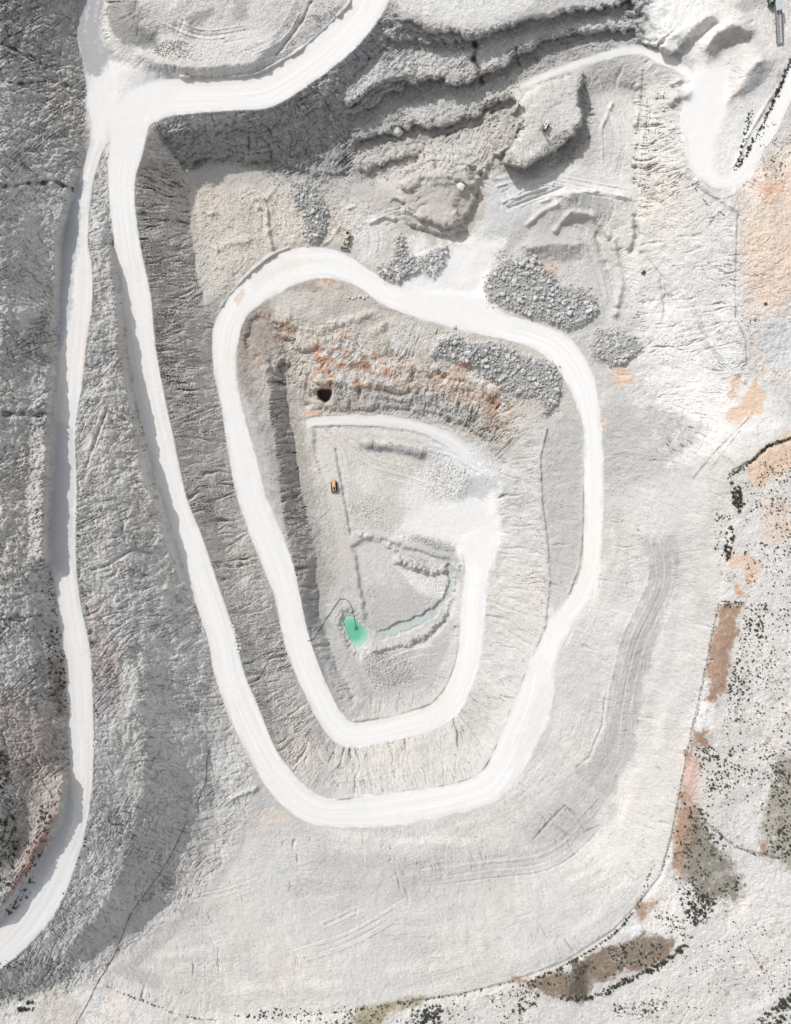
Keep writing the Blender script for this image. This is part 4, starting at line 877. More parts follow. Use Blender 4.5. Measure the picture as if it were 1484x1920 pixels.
M_YEL = pmat('weathered_yellow_paint', (.70, .48, .24), .6); M_BLK = pmat('black_rubber', (.03, .03, .03), .8); M_STEEL = pmat('worn_steel', (.22, .21, .20), .5, .3)
M_CREAM = pmat('dusty_cream_paint', (.62, .54, .42), .6); M_GLASS = pmat('dark_glass', (.03, .035, .04), .15, 0, .05, 3, 0, .5); M_WHITE = pmat('dusty_white_paint', (.72, .72, .71), .55)
M_GREEN = pmat('green_machine_paint', (.03, .085, .05), .5); M_BELT = pmat('dusty_grey_belt', (.30, .31, .32), .85, 0, .25, 1.2); M_HOSE = pmat('black_hose', (.035, .035, .038), .6)
M_STONE = pmat('broken_limestone', (.56, .555, .545), .9, 0, .16, 1.6, .16, .1); M_STONE2 = pmat('pale_limestone', (.66, .65, .63), .9, 0, .12, 1.2, .08, .1)
M_LEAF = pmat('dry_scrub_leaves', (.062, .066, .046), .8, 0, .35, 2.5, .35, .1); M_BARK = pmat('grey_bark', (.12, .10, .08), .9)
M_BLUESTEEL = pmat('pale_blue_steel_sheet', (.50, .56, .58), .6)

class MB:
    def __init__(s): s.bm = bmesh.new()
    def box(s, c, d, rz=0, rx=0, bev=.04, taper=1.0, ry=0):
        r = bmesh.ops.create_cube(s.bm, size=1)['verts']
        for v in r:
            k = taper if v.co.z > 0 else 1; v.co.x *= d[0] * k; v.co.y *= d[1] * k; v.co.z *= d[2]
        M = Matrix.Translation(c) @ Matrix.Rotation(rz, 4, 'Z') @ Matrix.Rotation(ry, 4, 'Y') @ Matrix.Rotation(rx, 4, 'X')
        if bev:
            es = list({e for v in r for e in v.link_edges})
            r = list({v for f in bmesh.ops.bevel(s.bm, geom=es, offset=bev, segments=1, affect='EDGES')['faces'] for v in f.verts} | {v for v in r if v.is_valid})
        bmesh.ops.transform(s.bm, matrix=M, verts=r); return s
    def cyl(s, c, rad, ln, axis='X', seg=20, rad2=None):
        r = bmesh.ops.create_cone(s.bm, cap_ends=True, segments=seg, radius1=rad, radius2=rad if rad2 is None else rad2, depth=ln)['verts']
        R = {'X': Matrix.Rotation(math.pi / 2, 4, 'Y'), 'Y': Matrix.Rotation(math.pi / 2, 4, 'X'), 'Z': Matrix()}[axis]
        bmesh.ops.transform(s.bm, matrix=Matrix.Translation(c) @ R, verts=r); return s
    def bar(s, a, b, w, h=None):
        a, b = Vector(a), Vector(b); d = b - a; r = bmesh.ops.create_cube(s.bm, size=1)['verts']
        for v in r: v.co.x *= w; v.co.y *= (h or w); v.co.z *= d.length
        bmesh.ops.transform(s.bm, matrix=Matrix.Translation((a + b) / 2) @ d.to_track_quat('Z', 'Y').to_matrix().to_4x4(), verts=r); return s
    def prism(s, prof, x0, x1):        # profile in (y, z), extruded along x
        a = [s.bm.verts.new((x0, y, zz)) for y, zz in prof]; b = [s.bm.verts.new((x1, y, zz)) for y, zz in prof]; n = len(prof)
        for i in range(n): s.bm.faces.new((a[i], a[(i + 1) % n], b[(i + 1) % n], b[i]))
        s.bm.faces.new(a[::-1]); s.bm.faces.new(b); return s
    def build(s, name, material, parent=None, smooth=False):
        bmesh.ops.recalc_face_normals(s.bm, faces=s.bm.faces[:])
        me = bpy.data.meshes.new(name); s.bm.to_mesh(me); s.bm.free(); me.materials.append(material)
        if smooth: me.polygons.foreach_set('use_smooth', np.ones(len(me.polygons), bool))
        o = link(bpy.data.objects.new(name, me)); o.parent = parent; return o
def tag(o, label, catg, group=None, kind=None):
    o['label'] = label; o['category'] = catg
    if group: o['group'] = group
    if kind: o['kind'] = kind
    return o
def thing(name, u, v, heading, label, catg, tilt=True, group=None):
    """Empty standing on the ground at (u, v); local +Y is the front, heading is measured in survey coordinates (du, dv)"""
    o = link(bpy.data.objects.new(name, None)); p = at(u, v); o.location = p; o.empty_display_size = .5
    f = Vector((heading[0], -heading[1], 0)).normalized(); n = Vector((0, 0, 1))
    if tilt:
        r = Vector((f.y, -f.x, 0)); e = 6
        def lvl(du_, dv_): return at(u + du_, v + dv_)
        hu = Vector((heading[0], heading[1])).normalized(); a = lvl(hu.x * e, hu.y * e) - lvl(-hu.x * e, -hu.y * e); b = lvl(-hu.y * e, hu.x * e) - lvl(hu.y * e, -hu.x * e)
        n = a.cross(b); n = n if n.z > 0 else -n; n.normalize(); n = (n * .6 + Vector((0, 0, 1)) * .4).normalized()
    x = f.cross(n).normalized(); y = n.cross(x)
    o.matrix_world = Matrix.Translation(p) @ Matrix((x, y, n)).transposed().to_4x4(); return tag(o, label, catg, group)
def track_profile(l, h, n=6):
    r = h / 2; P = []
    for i in range(n + 1): t = -math.pi / 2 + math.pi * i / n; P.append((l / 2 - r + r * math.cos(t), r + r * math.sin(t)))
    for i in range(n + 1): t = math.pi / 2 + math.pi * i / n; P.append((-l / 2 + r + r * math.cos(t), r + r * math.sin(t)))
    return P
def crawler(parent, x, l, h, w):
    t = MB().prism(track_profile(l, h), x - w / 2, x + w / 2)
    for i in range(int(l / .42)):                                # grousers
        yy = -l / 2 + h / 2 + i * .42
        if yy > l / 2 - h / 2: break
        t.box((x, yy, h + .03), (w * 1.02, .10, .09), bev=0)
    o = t.build('crawler_track', M_BLK, parent)
    fr = MB().box((x, 0, h * .5), (w * 1.06, l * .62, h * .42)); 
    for i in range(5): fr.cyl((x, -l * .3 + i * l * .15, h * .28), h * .2, w * 1.08)
    fr.build('track_frame', M_STEEL, o); return o

# ------------------------------------------------------------------ bulldozer on the pit floor
t = thing('bulldozer', 627, 911, (.10, 1), 'yellow bulldozer parked on the pit floor beside the long shallow ditch', 'bulldozer')
for sx in (-1, 1): crawler(t, sx * 1.25, 4.6, 1.25, .62)
m = MB().box((0, .2, 1.15), (1.75, 4.4, .8)).box((0, 1.55, 1.95), (1.35, 2.2, .95), bev=.08).box((0, -1.75, 1.95), (1.8, 1.1, .85), bev=.08); m.build('body', M_YEL, t)
m = MB().box((0, -.35, 2.6), (1.75, 1.6, 1.25), taper=.9).box((0, -.35, 3.28), (1.75, 1.75, .12)); c = m.build('cab', M_YEL, t)
MB().box((0, .45, 2.72), (1.45, .05, .8), rx=-.09, bev=0).box((-.86, -.35, 2.72), (.05, 1.2, .75), bev=0).box((.86, -.35, 2.72), (.05, 1.2, .75), bev=0).build('window', M_GLASS, c)
MB().cyl((.35, 1.5, 2.75), .09, .8, 'Z', 12).build('exhaust_pipe', M_BLK, t)
MB().box((0, 1.7, 2.45), (.9, 1.2, .05), bev=0).build('engine_grille', M_BLK, t)
b = MB(); P = [(3.05 - .28 * math.sin(math.pi * k / 8), .1 + 1.35 * k / 8) for k in range(9)]; b.prism(P + [(y + .14, zz) for y, zz in P[::-1]], -2.0, 2.0); bl = b.build('blade', M_STEEL, t)
for sx in (-1, 1): MB().bar((sx * 1.75, .1, .6), (sx * 1.75, 2.95, .5), .25, .3).build('push_arm', M_YEL, bl)
b = MB().box((0, -2.75, 1.15), (1.9, .4, .5))
for sx in (-.7, 0, .7): b.bar((sx, -2.9, 1.2), (sx, -3.4, .15), .16, .3)
b.bar((-.5, -2.2, 1.5), (-.5, -2.75, 1.3), .2).bar((.5, -2.2, 1.5), (.5, -2.75, 1.3), .2); b.build('ripper', M_YEL, t)

# ------------------------------------------------------------------ wheel loader above the road bend
t.scale = (1.2,) * 3
t = thing('wheel_loader', 651, 449, (-.22, 1), 'cream wheel loader with its bucket lowered, beside the narrow rock heap', 'wheel loader')
for sx in (-1, 1):
    for yy in (-2.1, 1.6):
        w = MB().cyl((sx * 1.35, yy, .95), .95, .75, 'X', 24)
        for k in range(16): a = k * math.pi / 8; w.box((sx * 1.35, yy + .95 * math.cos(a), .95 + .95 * math.sin(a)), (.78, .12, .12), rx=a, bev=0)
        wo = w.build('wheel', M_BLK, t); MB().cyl((sx * 1.35, yy, .95), .5, .8, 'X', 16).build('rim', M_CREAM, wo)
MB().box((0, -2.2, 1.9), (2.2, 3.0, 1.3), bev=.12).box((0, -.2, 1.4), (1.5, 1.4, .9)).box((0, 1.5, 1.35), (1.5, 2.0, .9)).box((-1.35, -2.1, 2.02), (.7, 1.7, .12)).box((1.35, -2.1, 2.02), (.7, 1.7, .12)).box((-1.35, 1.6, 2.02), (.7, 1.5, .12)).box((1.35, 1.6, 2.02), (.7, 1.5, .12)).build('body', M_CREAM, t)
MB().box((0, -3.55, 1.7), (2.3, .7, 1.3), bev=.1).box((0, -2.7, 2.58), (1.5, 1.5, .06), bev=0).build('counterweight', M_BLK, t)
c = MB().box((0, -.35, 2.7), (1.6, 1.5, 1.5), taper=.92).box((0, -.35, 3.5), (1.7, 1.65, .12)).build('cab', M_CREAM, t)
MB().box((0, .42, 2.8), (1.3, .05, 1.0), rx=-.05, bev=0).box((-.79, -.35, 2.8), (.05, 1.1, .95), bev=0).box((.79, -.35, 2.8), (.05, 1.1, .95), bev=0).build('window', M_GLASS, c)
for sx in (-1, 1): MB().bar((sx * .95, 1.3, 2.1), (sx * .95, 3.2, 1.9), .28, .45).bar((sx * .95, 3.2, 1.9), (sx * .95, 4.9, .8), .28, .45).build('lift_arm', M_CREAM, t)
b = MB(); b.prism([(4.7, 1.2), (4.8, .25), (5.0, .08), (6.3, .08), (6.3, .16), (5.1, .2), (4.95, .35), (4.85, 1.2)], -2.1, 2.1)
for sx in (-2.1, 2.1): b.prism([(4.7, 1.2), (4.8, .25), (5.0, .08), (6.3, .08), (5.6, .7)], sx - .05, sx + .05)
b.build('bucket', M_STEEL, t)

# ------------------------------------------------------------------ drill rig on the mesa
t.scale = (1.1,) * 3
t = thing('drill_rig', 1022, 238, (-.55, .83), 'white tracked drill rig with a raised lattice mast on the pale rock bench', 'drill rig')
for sx in (-1, 1): crawler(t, sx * 1.35, 5.0, 1.0, .6)
MB().box((0, 0, .95), (2.1, 4.0, .5)).build('chassis', M_STEEL, t)
MB().box((.15, -1.1, 2.0), (2.3, 3.4, 1.6), bev=.1).box((.15, -2.2, 2.9), (1.6, .9, .25)).build('engine_housing', M_WHITE, t)
MB().box((.2, -.6, 2.84), (.8, .8, .08), bev=0).build('roof_hatch', M_BLK, t)
c = MB().box((-.75, 1.35, 2.3), (1.2, 1.5, 1.9), taper=.92).build('cab', M_WHITE, t)
MB().box((-.75, 2.1, 2.5), (1.0, .05, 1.1), rx=-.04, bev=0).box((-1.37, 1.35, 2.5), (.05, 1.1, 1.0), bev=0).build('window', M_GLASS, c)
b = MB(); A = Vector((.55, 2.5, .5)); B = Vector((.55, 4.0, 8.2)); dirn = (B - A).normalized()
cs = [Vector((x, y, 0)) for x in (-.35, .35) for y in (-.35, .35)]
for c_ in cs: b.bar(A + c_, B + c_, .1)
for k in range(12):
    p0 = A.lerp(B, k / 12); p1 = A.lerp(B, (k + 1) / 12)
    for a_, c_ in ((0, 1), (1, 3), (3, 2), (2, 0)): b.bar(p0 + cs[a_], p1 + cs[c_], .06); b.bar(p1 + cs[a_], p1 + cs[c_], .06)
ms = b.build('mast', M_WHITE, t); MB().bar(A + Vector((0, 0, .2)), B, .22).box(A.lerp(B, .7), (.6, .6, .9)).build('drill_head', M_STEEL, ms)
MB().bar((.55, 1.0, 1.4), (.55, 2.9, 3.6), .3).bar((-.1, .8, 1.3), (.35, 2.8, 2.8), .18).build('boom', M_STEEL, t)
hz_ = MB()
for k in range(3):
    pts_ = [Vector((1.0 + .12 * k, 1.2 + 2.8 * q_ / 10 + .1 * k, 1.6 + (1.6 + .25 * k) * math.sin(math.pi * q_ / 10))) for q_ in range(11)]
    for a_, b_ in zip(pts_[:-1], pts_[1:]): hz_.bar(a_, b_, .09)
hz_.build('hydraulic_hose', M_BLK, t)

# ------------------------------------------------------------------ conveyor and screening plant at the stockpiles
t = thing('conveyor', 1457, 50, (.12, 1), 'long grey belt conveyor standing among the white stockpiles', 'conveyor', tilt=False)
LN = 20.5
belt = MB().prism([(-LN / 2, 4.3), (-LN / 2, 4.15), (LN / 2, 1.15), (LN / 2, 1.3)], -1.5, 1.5).build('belt', M_BELT, t)
mm = MB(); up = []; NG = 60
for k in range(NG + 1):
    y = -LN / 2 + .3 + (LN - .6) * k / NG; zz = 4.32 - 3 * (y + LN / 2) / LN; ww = .28 + .16 * math.sin(k * 2.1) * math.sin(k * .7); hh = .22 + .12 * math.sin(k * 1.3)
    up.append([mm.bm.verts.new((-.75 + dx, y, zz + dz)) for dx, dz in ((-ww, 0), (-ww * .4, hh), (ww * .4, hh), (ww, 0))])
for a_, b_ in zip(up[:-1], up[1:]):
    for k in range(3): mm.bm.faces.new((a_[k], a_[k + 1], b_[k + 1], b_[k]))
mm.build('gravel', M_STONE2, belt)
for sx in (-1, 1):
    fr = MB().bar((sx * 1.75, -LN / 2, 4.2), (sx * 1.75, LN / 2, 1.2), .35, .3)
    for k in range(15): y = -LN / 2 + .7 + k * 1.35; fr.box((sx * 1.75, y, 4.2 - 3 * (y + LN / 2) / LN + .25), (.3, .12, .3), bev=0)
    fr.build('side_rail', M_STEEL, t)
for y in (-8.5, -3.0, 3.0, 8.5):
    hgt = 4.1 - 3 * (y + LN / 2) / LN
    lg = MB()
    for sx in (-1, 1): lg.bar((sx * 1.6, y, -.8), (sx * 1.6, y, hgt), .22)
    lg.bar((-1.6, y, hgt * .3), (1.6, y, hgt * .8), .12); lg.build('trestle', M_STEEL, t)
MB().box((0, -8.7, 5.0), (3.3, 5.2, 1.1), bev=.08).cyl((0, -10.2, 4.6), .45, 3.4).build('belt_cover', M_BLUESTEEL, t)
t = thing('screening_machine', 1444, 7, (.1, 1), 'dark green screening machine at the upper end of the conveyor', 'machine', tilt=False)
MB().box((0, 0, 2.1), (3.6, 4.0, 2.2), bev=.12).box((0, .2, 3.5), (2.6, 3.0, .7), bev=.1).build('housing', M_GREEN, t)
MB().box((-.7, -.6, 4.0), (1.0, 1.3, .35), rz=.3).box((.8, .9, 4.0), (.9, .7, .35), rz=-.2).build('engine_cover', M_CREAM, t)
for sx in (-1, 1):
    for sy in (-1, 1): MB().box((sx * 1.5, sy * 1.6, .35), (.35, .35, 1.9), bev=0).build('leg', M_STEEL, t)
rl = MB()
for sx in (-1, 1):
    rl.bar((sx * 1.9, -2.1, 4.3), (sx * 1.9, 2.1, 4.3), .09)
    for k in range(4): rl.bar((sx * 1.9, -2.1 + 1.4 * k, 3.1), (sx * 1.9, -2.1 + 1.4 * k, 4.3), .08)
rl.bar((-1.9, -2.1, 4.3), (1.9, -2.1, 4.3), .09); rl.build('railing', M_WHITE, t)
MB().prism([(1.9, 2.6), (3.3, 1.6), (3.3, 1.3), (1.9, 2.2)], -.8, .8).build('chute', M_STEEL, t)

# ------------------------------------------------------------------ water, pump raft, hoses
def water_mat(name, c_deep, c_shallow, cen, rad):
    m = bpy.data.materials.new(name); m.use_nodes = True; nt = m.node_tree; N = nt.nodes; L = nt.links; b = N['Principled BSDF']
    b.inputs['Roughness'].default_value = .22; b.inputs['Specular IOR Level'].default_value = .35
    g = N.new('ShaderNodeNewGeometry'); d = N.new('ShaderNodeVectorMath'); d.operation = 'DISTANCE'; d.inputs[1].default_value = cen; L.new(g.outputs['Position'], d.inputs[0])
    n = N.new('ShaderNodeTexNoise'); n.inputs['Scale'].default_value = .35; n.inputs['Detail'].default_value = 5; L.new(g.outputs['Position'], n.inputs['Vector'])
    ad = N.new('ShaderNodeMath'); ad.operation = 'MULTIPLY_ADD'; ad.inputs[1].default_value = rad * .5; L.new(n.outputs['Fac'], ad.inputs[0]); L.new(d.outputs['Value'], ad.inputs[2])
    mr = N.new('ShaderNodeMapRange'); mr.inputs['From Min'].default_value = rad * .75; mr.inputs['From Max'].default_value = rad * 1.45; L.new(ad.outputs['Value'], mr.inputs['Value'])
    mx = N.new('ShaderNodeMix'); mx.data_type = 'RGBA'; mx.inputs['A'].default_value = (*c_deep, 1); mx.inputs['B'].default_value = (*c_shallow, 1)
    L.new(mr.outputs['Result'], mx.inputs['Factor']); L.new(mx.outputs['Result'], b.inputs['Base Color'])
    w = N.new('ShaderNodeTexNoise'); w.inputs['Scale'].default_value = 2.5; L.new(g.outputs['Position'], w.inputs['Vector'])
    bp = N.new('ShaderNodeBump'); bp.inputs['Strength'].default_value = .05; L.new(w.outputs['Fac'], bp.inputs['Height']); L.new(bp.outputs['Normal'], b.inputs['Normal']); return m
def sheet(name, pts, zl, material, label):
    bm = bmesh.new(); vs = [bm.verts.new(W(u, v, zz)) for u, v, zz in [(a, b_, zl) for a, b_ in pts]]
    f = bm.faces.new(vs); bmesh.ops.triangulate(bm, faces=[f]); bmesh.ops.recalc_face_normals(bm, faces=bm.faces[:])
    if bm.faces[0].normal.z < 0: bmesh.ops.reverse_faces(bm, faces=bm.faces[:])
    me = bpy.data.meshes.new(name); bm.to_mesh(me); bm.free(); me.materials.append(material); o = link(bpy.data.objects.new(name, me)); o['kind'] = 'structure'; o['label'] = label; return o
pc = W(662, 1182, PZ)
M_POND = water_mat('milky_green_water', (.135, .50, .335), (.50, .68, .60), pc, 9.5)
_c = np.mean(POND, axis=0); sheet('pond', [tuple(_c + (np.array(p) - _c) * (1 + 4.5 / np.hypot(*(np.array(p) - _c)))) for p in catmull([(*p, 0) for p in POND + POND[:1]], 2)[:-1, :2]], PZ, M_POND, 'small emerald green pond at the lowest corner of the pit')
M_RUN = water_mat('milky_pale_water', (.50, .57, .545), (.56, .59, .575), W(760, 1170, -49), 60)
def run(pts, zl, wd, label):
    P = catmull([(*p, 0) for p in pts], 2)[:, :2]; D = np.gradient(P, axis=0); D /= np.hypot(D[:, 0], D[:, 1])[:, None]; Nn = np.stack([-D[:, 1], D[:, 0]], 1)
    k = wd * (1 + .4 * np.sin(np.arange(len(P)) * .9) * np.sin(np.arange(len(P)) * .37))[:, None]
    sheet('water', [tuple(p) for p in np.vstack([P + Nn * k, (P - Nn * k)[::-1]])], zl, M_RUN, label)
run([(694,1196),(708,1193),(735,1184),(765,1172),(790,1161),(808,1152)], -52.0, 7, 'pale turquoise water in the trench leading to the green pond')
run([(818,1146),(828,1133),(842,1117),(846,1090),(843,1066)], -51.9, 3.4, 'thin pale turquoise channel along the inside of the road bend')
t = link(bpy.data.objects.new('pump_raft', None)); t.location = W(668, 1178, PZ); tag(t, 'small steel pump raft floating on the emerald green pond', 'pump raft')
for sx in (-.8, .8): MB().cyl((sx, 0, .12), .2, 2.8, 'Y', 12).build('float', M_STEEL, t)
MB().box((0, .3, .45), (1.8, .25, .12), bev=0).box((0, -.6, .45), (1.8, .2, .12), bev=0).box((0, 1.1, .45), (1.8, .2, .12), bev=0).build('deck', M_STEEL, t)
MB().cyl((0, .1, .75), .2, .8, 'Y', 14).box((0, -.6, .7), (.35, .35, .35)).build('pump', M_STEEL, t)
def hose(name, pts, rad, label, catg, material=M_HOSE, z0=None):
    P = catmull([(*p, 0) for p in pts], 1.5)[:, :2]; bm = bmesh.new(); rings = []
    C = [at(u, v) for u, v in P]; zz = np.array([c.z for c in C]); k = np.ones(5) / 5; zz = np.maximum(np.convolve(np.pad(zz, 2, 'edge'), k, 'valid'), zz) + rad
    if z0 is not None: zz = np.maximum(zz, z0)
    C = [Vector(W(u, v, h)) for (u, v), h in zip(P, zz)]
    for i, c in enumerate(C):
        d = (C[min(i + 1, len(C) - 1)] - C[max(i - 1, 0)]).normalized(); x = d.cross(Vector((0, 0, 1))).normalized(); y = x.cross(d)
        rings.append([bm.verts.new(c + rad * (x * math.cos(a) + y * math.sin(a))) for a in [k_ * math.pi / 3 for k_ in range(6)]])
    for a, b in zip(rings[:-1], rings[1:]):
        for k_ in range(6): bm.faces.new((a[k_], a[(k_ + 1) % 6], b[(k_ + 1) % 6], b[k_]))
    bm.faces.new(rings[0][::-1]); bm.faces.new(rings[-1]); bmesh.ops.recalc_face_normals(bm, faces=bm.faces[:])
    me = bpy.data.meshes.new(name); bm.to_mesh(me); bm.free(); me.materials.append(material); return tag(link(bpy.data.objects.new(name, me)), label, catg)
hose('water_hose', [(668,1174),(665,1160),(662,1145),(657,1132),(649,1124),(638,1124),(629,1136),(620,1149),(598,1182),(587,1198),(577,1202)], .15, 'black water hose arching from the green pond up to the inner road', 'hose', z0=PZ + .15)
hose('water_hose', [(535,1215),(518,1222),(504,1237),(489,1266),(478,1278),(466,1281)], .15, 'black water hose running up the slope between the two road arms', 'hose')
hose('power_cable', [(352,1538),(335,1575),(320,1605),(298,1640),(270,1680),(245,1715),(215,1790),(185,1840),(165,1880),(140,1925)], .13, 'long thin black cable running down the lower left slope to the bottom edge', 'cable')
hose('power_cable', [(393,1402),(388,1430),(387,1462),(376,1490),(370,1510),(373,1520)], .15, 'short black cable beside the pale patch west of the haul road', 'cable')

# ------------------------------------------------------------------ stones
def stone_mesh(seed, name='boulder', k=16, material=None, flat=.8):
    rs = random.Random(seed); bm = bmesh.new()
    for i in range(k):
        v = Vector((rs.gauss(0, 1), rs.gauss(0, 1), rs.gauss(0, 1))).normalized() * rs.uniform(.85, 1.1); bm.verts.new((v.x, v.y * .85, v.z * flat))
    r = bmesh.ops.convex_hull(bm, input=bm.verts[:]); bmesh.ops.delete(bm, geom=[g for g in r['geom_interior'] if isinstance(g, bmesh.types.BMVert)], context='VERTS')
    bmesh.ops.bevel(bm, geom=bm.edges[:], offset=.06, segments=1, affect='EDGES'); bmesh.ops.recalc_face_normals(bm, faces=bm.faces[:])
    me = bpy.data.meshes.new(name); bm.to_mesh(me); bm.free(); me.materials.append(material or M_STONE); return me
STONES = [stone_mesh(100 + i, k=random.randint(13, 20), flat=random.uniform(.6, .9)) for i in range(9)]
PALES = [stone_mesh(200 + i, k=20, material=M_STONE2, flat=.75) for i in range(4)]
def mesh_np(me):
    co = np.empty(len(me.vertices) * 3, f32); me.vertices.foreach_get('co', co); me.calc_loop_triangles()
    tr = np.empty(len(me.loop_triangles) * 3, np.int32); me.loop_triangles.foreach_get('vertices', tr); return co.reshape(-1, 3), tr.reshape(-1, 3)
def merged(name, items, protos, material, label, catg):
    """one 'stuff' mesh out of (proto index, location, rotation z, tilt, scale xyz)"""
    pn = [mesh_np(p) for p in protos]; V_, T_ = [], []; off = 0
    for k, loc, rz, rx, sc in items:
        c, tr = pn[k]; c = c * np.array(sc, f32)
        cx, sx = math.cos(rx), math.sin(rx); c = np.stack([c[:, 0], c[:, 1] * cx - c[:, 2] * sx, c[:, 1] * sx + c[:, 2] * cx], 1)
        cz, sz = math.cos(rz), math.sin(rz); c = np.stack([c[:, 0] * cz - c[:, 1] * sz, c[:, 0] * sz + c[:, 1] * cz, c[:, 2]], 1) + np.array(loc, f32)
        V_.append(c); T_.append(tr + off); off += len(c)
    V_ = np.concatenate(V_).astype(f32); T_ = np.concatenate(T_).astype(np.int32); me = bpy.data.meshes.new(name); n = len(T_)
    me.vertices.add(len(V_)); me.vertices.foreach_set('co', V_.reshape(-1)); me.loops.add(n * 3); me.loops.foreach_set('vertex_index', T_.reshape(-1))
    me.polygons.add(n); me.polygons.foreach_set('loop_start', np.arange(0, n * 3, 3, dtype=np.int32)); me.update(calc_edges=True); me.materials.append(material)
    return tag(link(bpy.data.objects.new(name, me)), label, catg, kind='stuff')
def place(me, name, loc, rz, rx, sc, label, catg, group=None):
    o = bpy.data.objects.new(name, me); o.location = loc; o.rotation_euler = (rx, 0, rz); o.scale = sc; link(o); return tag(o, label, catg, group)
HLAB = {'A': ('grey broken boulder in the narrow rock heap left of the wheel loader', 'boulders of the narrow heap', 36),
        'B': ('grey broken boulder in the two-armed rock heap above the road bend', 'boulders of the two-armed heap', 36),
        'C': ('grey broken boulder in the biggest rock heap, outside the road bend', 'boulders of the biggest heap', 92),
        'D': ('grey broken boulder in the long rock heap inside the road bend', 'boulders of the long heap', 76),
        'E': ('grey broken boulder in the small round rock heap east of the road', 'boulders of the small round heap', 32)}
rest = []
for hk, poly in HEAPS.items():
    P = np.array(poly); rs = np.random.default_rng(ord(hk)); items = []
    st = 4.7; g = [(x, y) for x in np.arange(P[:, 0].min() - 6, P[:, 0].max() + 6, st) for y in np.arange(P[:, 1].min() - 6, P[:, 1].max() + 6, st)]
    G = np.array(g) + rs.uniform(-2.2, 2.2, (len(g), 2))
    d, *_ = segdist(poly, G[:, 0].astype(f32), G[:, 1].astype(f32), True); d = np.where(inside(poly, G[:, 0], G[:, 1]), d, -d) + 5 * fbm(G[:, 0], G[:, 1], 25, 3, 5)
    for (u, v), dd in zip(G, d):
        if dd < -1: 
            if dd < -13 or rs.random() > .22 * math.exp(dd / 6): continue
        s_ = .74 * math.exp(rs.normal(0, .48)); s_ = min(s_, 2.1)
        if dd < 2: s_ *= .7
        items.append((s_, u, v))
        if rs.random() < .5: items.append((s_ * .5, u + rs.uniform(-2, 2), v + rs.uniform(-2, 2)))
    items.sort(reverse=True); lab, grp, n = HLAB[hk]
    for i, (s_, u, v) in enumerate(items):
        sc = (s_ * rs.uniform(.85, 1.25), s_ * rs.uniform(.8, 1.15), s_ * rs.uniform(.7, 1.0)); rz, rx = rs.uniform(0, 6.28), rs.uniform(-.5, .5)
        loc = at(u, v, s_ * rs.uniform(.15, .6)); k = int(rs.integers(0, len(STONES)))
        if i < n: place(STONES[k], 'boulder', loc, rz, rx, sc, lab, 'boulder', grp)
        else: rest.append((k, loc, rz, rx, sc))
def scatter(poly, n, r0, r1, lst, seed):
    P = np.array(poly); rs = np.random.default_rng(seed); c = 0
    while c < n:
        u, v = rs.uniform(P[:, 0].min(), P[:, 0].max()), rs.uniform(P[:, 1].min(), P[:, 1].max())
        if not inside(poly, np.array([u]), np.array([v]))[0]: continue
        s_ = rs.uniform(r0, r1); lst.append((int(rs.integers(0, len(STONES))), at(u, v, s_ * .3), rs.uniform(0, 6), rs.uniform(-.4, .4), (s_, s_ * .8, s_ * .7))); c += 1
for i, (poly, n, r0, r1) in enumerate([
 ([(540,335),(640,340),(660,365),(600,375),(560,350),(490,345)], 60, .3, .8), ([(735,385),(770,378),(775,400),(745,400)], 35, .3, .8), ([(930,470),(965,462),(960,490),(935,500)], 60, .25, .6),
 ([(640,545),(690,548),(692,566),(640,566)], 25, .25, .5), ([(935,735),(965,735),(962,765),(940,762)], 40, .4, .9), ([(1010,740),(1025,760),(1020,830),(1012,800)], 40, .2, .5),
 ([(560,560),(640,580),(720,560),(640,610)], 40, .2, .45), ([(450,600),(520,580),(560,660),(480,680)], 60, .2, .5), ([(1350,1200),(1385,1150),(1370,1300),(1330,1320)], 70, .2, .45), ([(1345,1070),(1380,1072),(1378,1090),(1350,1088)], 30, .3, .7),
 ([(1280,1500),(1310,1450),(1300,1560),(1275,1600)], 40, .2, .4), ([(960,500),(1040,470),(1110,520),(1060,540)], 40, .2, .5), ([(800,640),(900,690),(950,740),(860,720)], 50, .2, .5), ([(280,295),(320,300),(310,330),(275,320)], 30, .2, .5),
 ([(590,660),(720,650),(740,730),(600,740)], 80, .2, .5), ([(670,235),(850,225),(960,170),(960,185),(860,245),(680,262)], 60, .25, .7), ([(500,325),(660,330),(660,350),(500,345)], 60, .3, .7),
 ([(1385,560),(1425,560),(1430,700),(1395,700)], 50, .2, .5), ([(430,1165),(465,1190),(470,1225),(440,1225)], 25, .15, .35),
]): scatter(poly, n, r0, r1, rest, 300 + i)
merged('rubble', rest, STONES, M_STONE, 'loose broken grey stone strewn over and around the rock heaps', 'rubble')
rs = random.Random(5)
for i, (u, v, r_) in enumerate([(437,1173,1.1),(440,1180,1.0),(440,1186,.95),(443,1190,1.0),(441,1195,.9),(446,1193,.9),(442,1201,1.1),(448,1200,1.1),(454,1199,1.15),(450,1207,1.1),(445,1209,1.0),(451,1215,1.2),(445,1216,.9),(448,1222,1.0)]):
    place(PALES[i % 4], 'boulder', at(u, v, r_ * .4), rs.uniform(0, 6), rs.uniform(-.2, .2), (r_, r_ * .9, r_ * .85), 'pale rounded boulder in the row beside the outer haul road', 'boulder', 'pale boulders lined up beside the haul road')
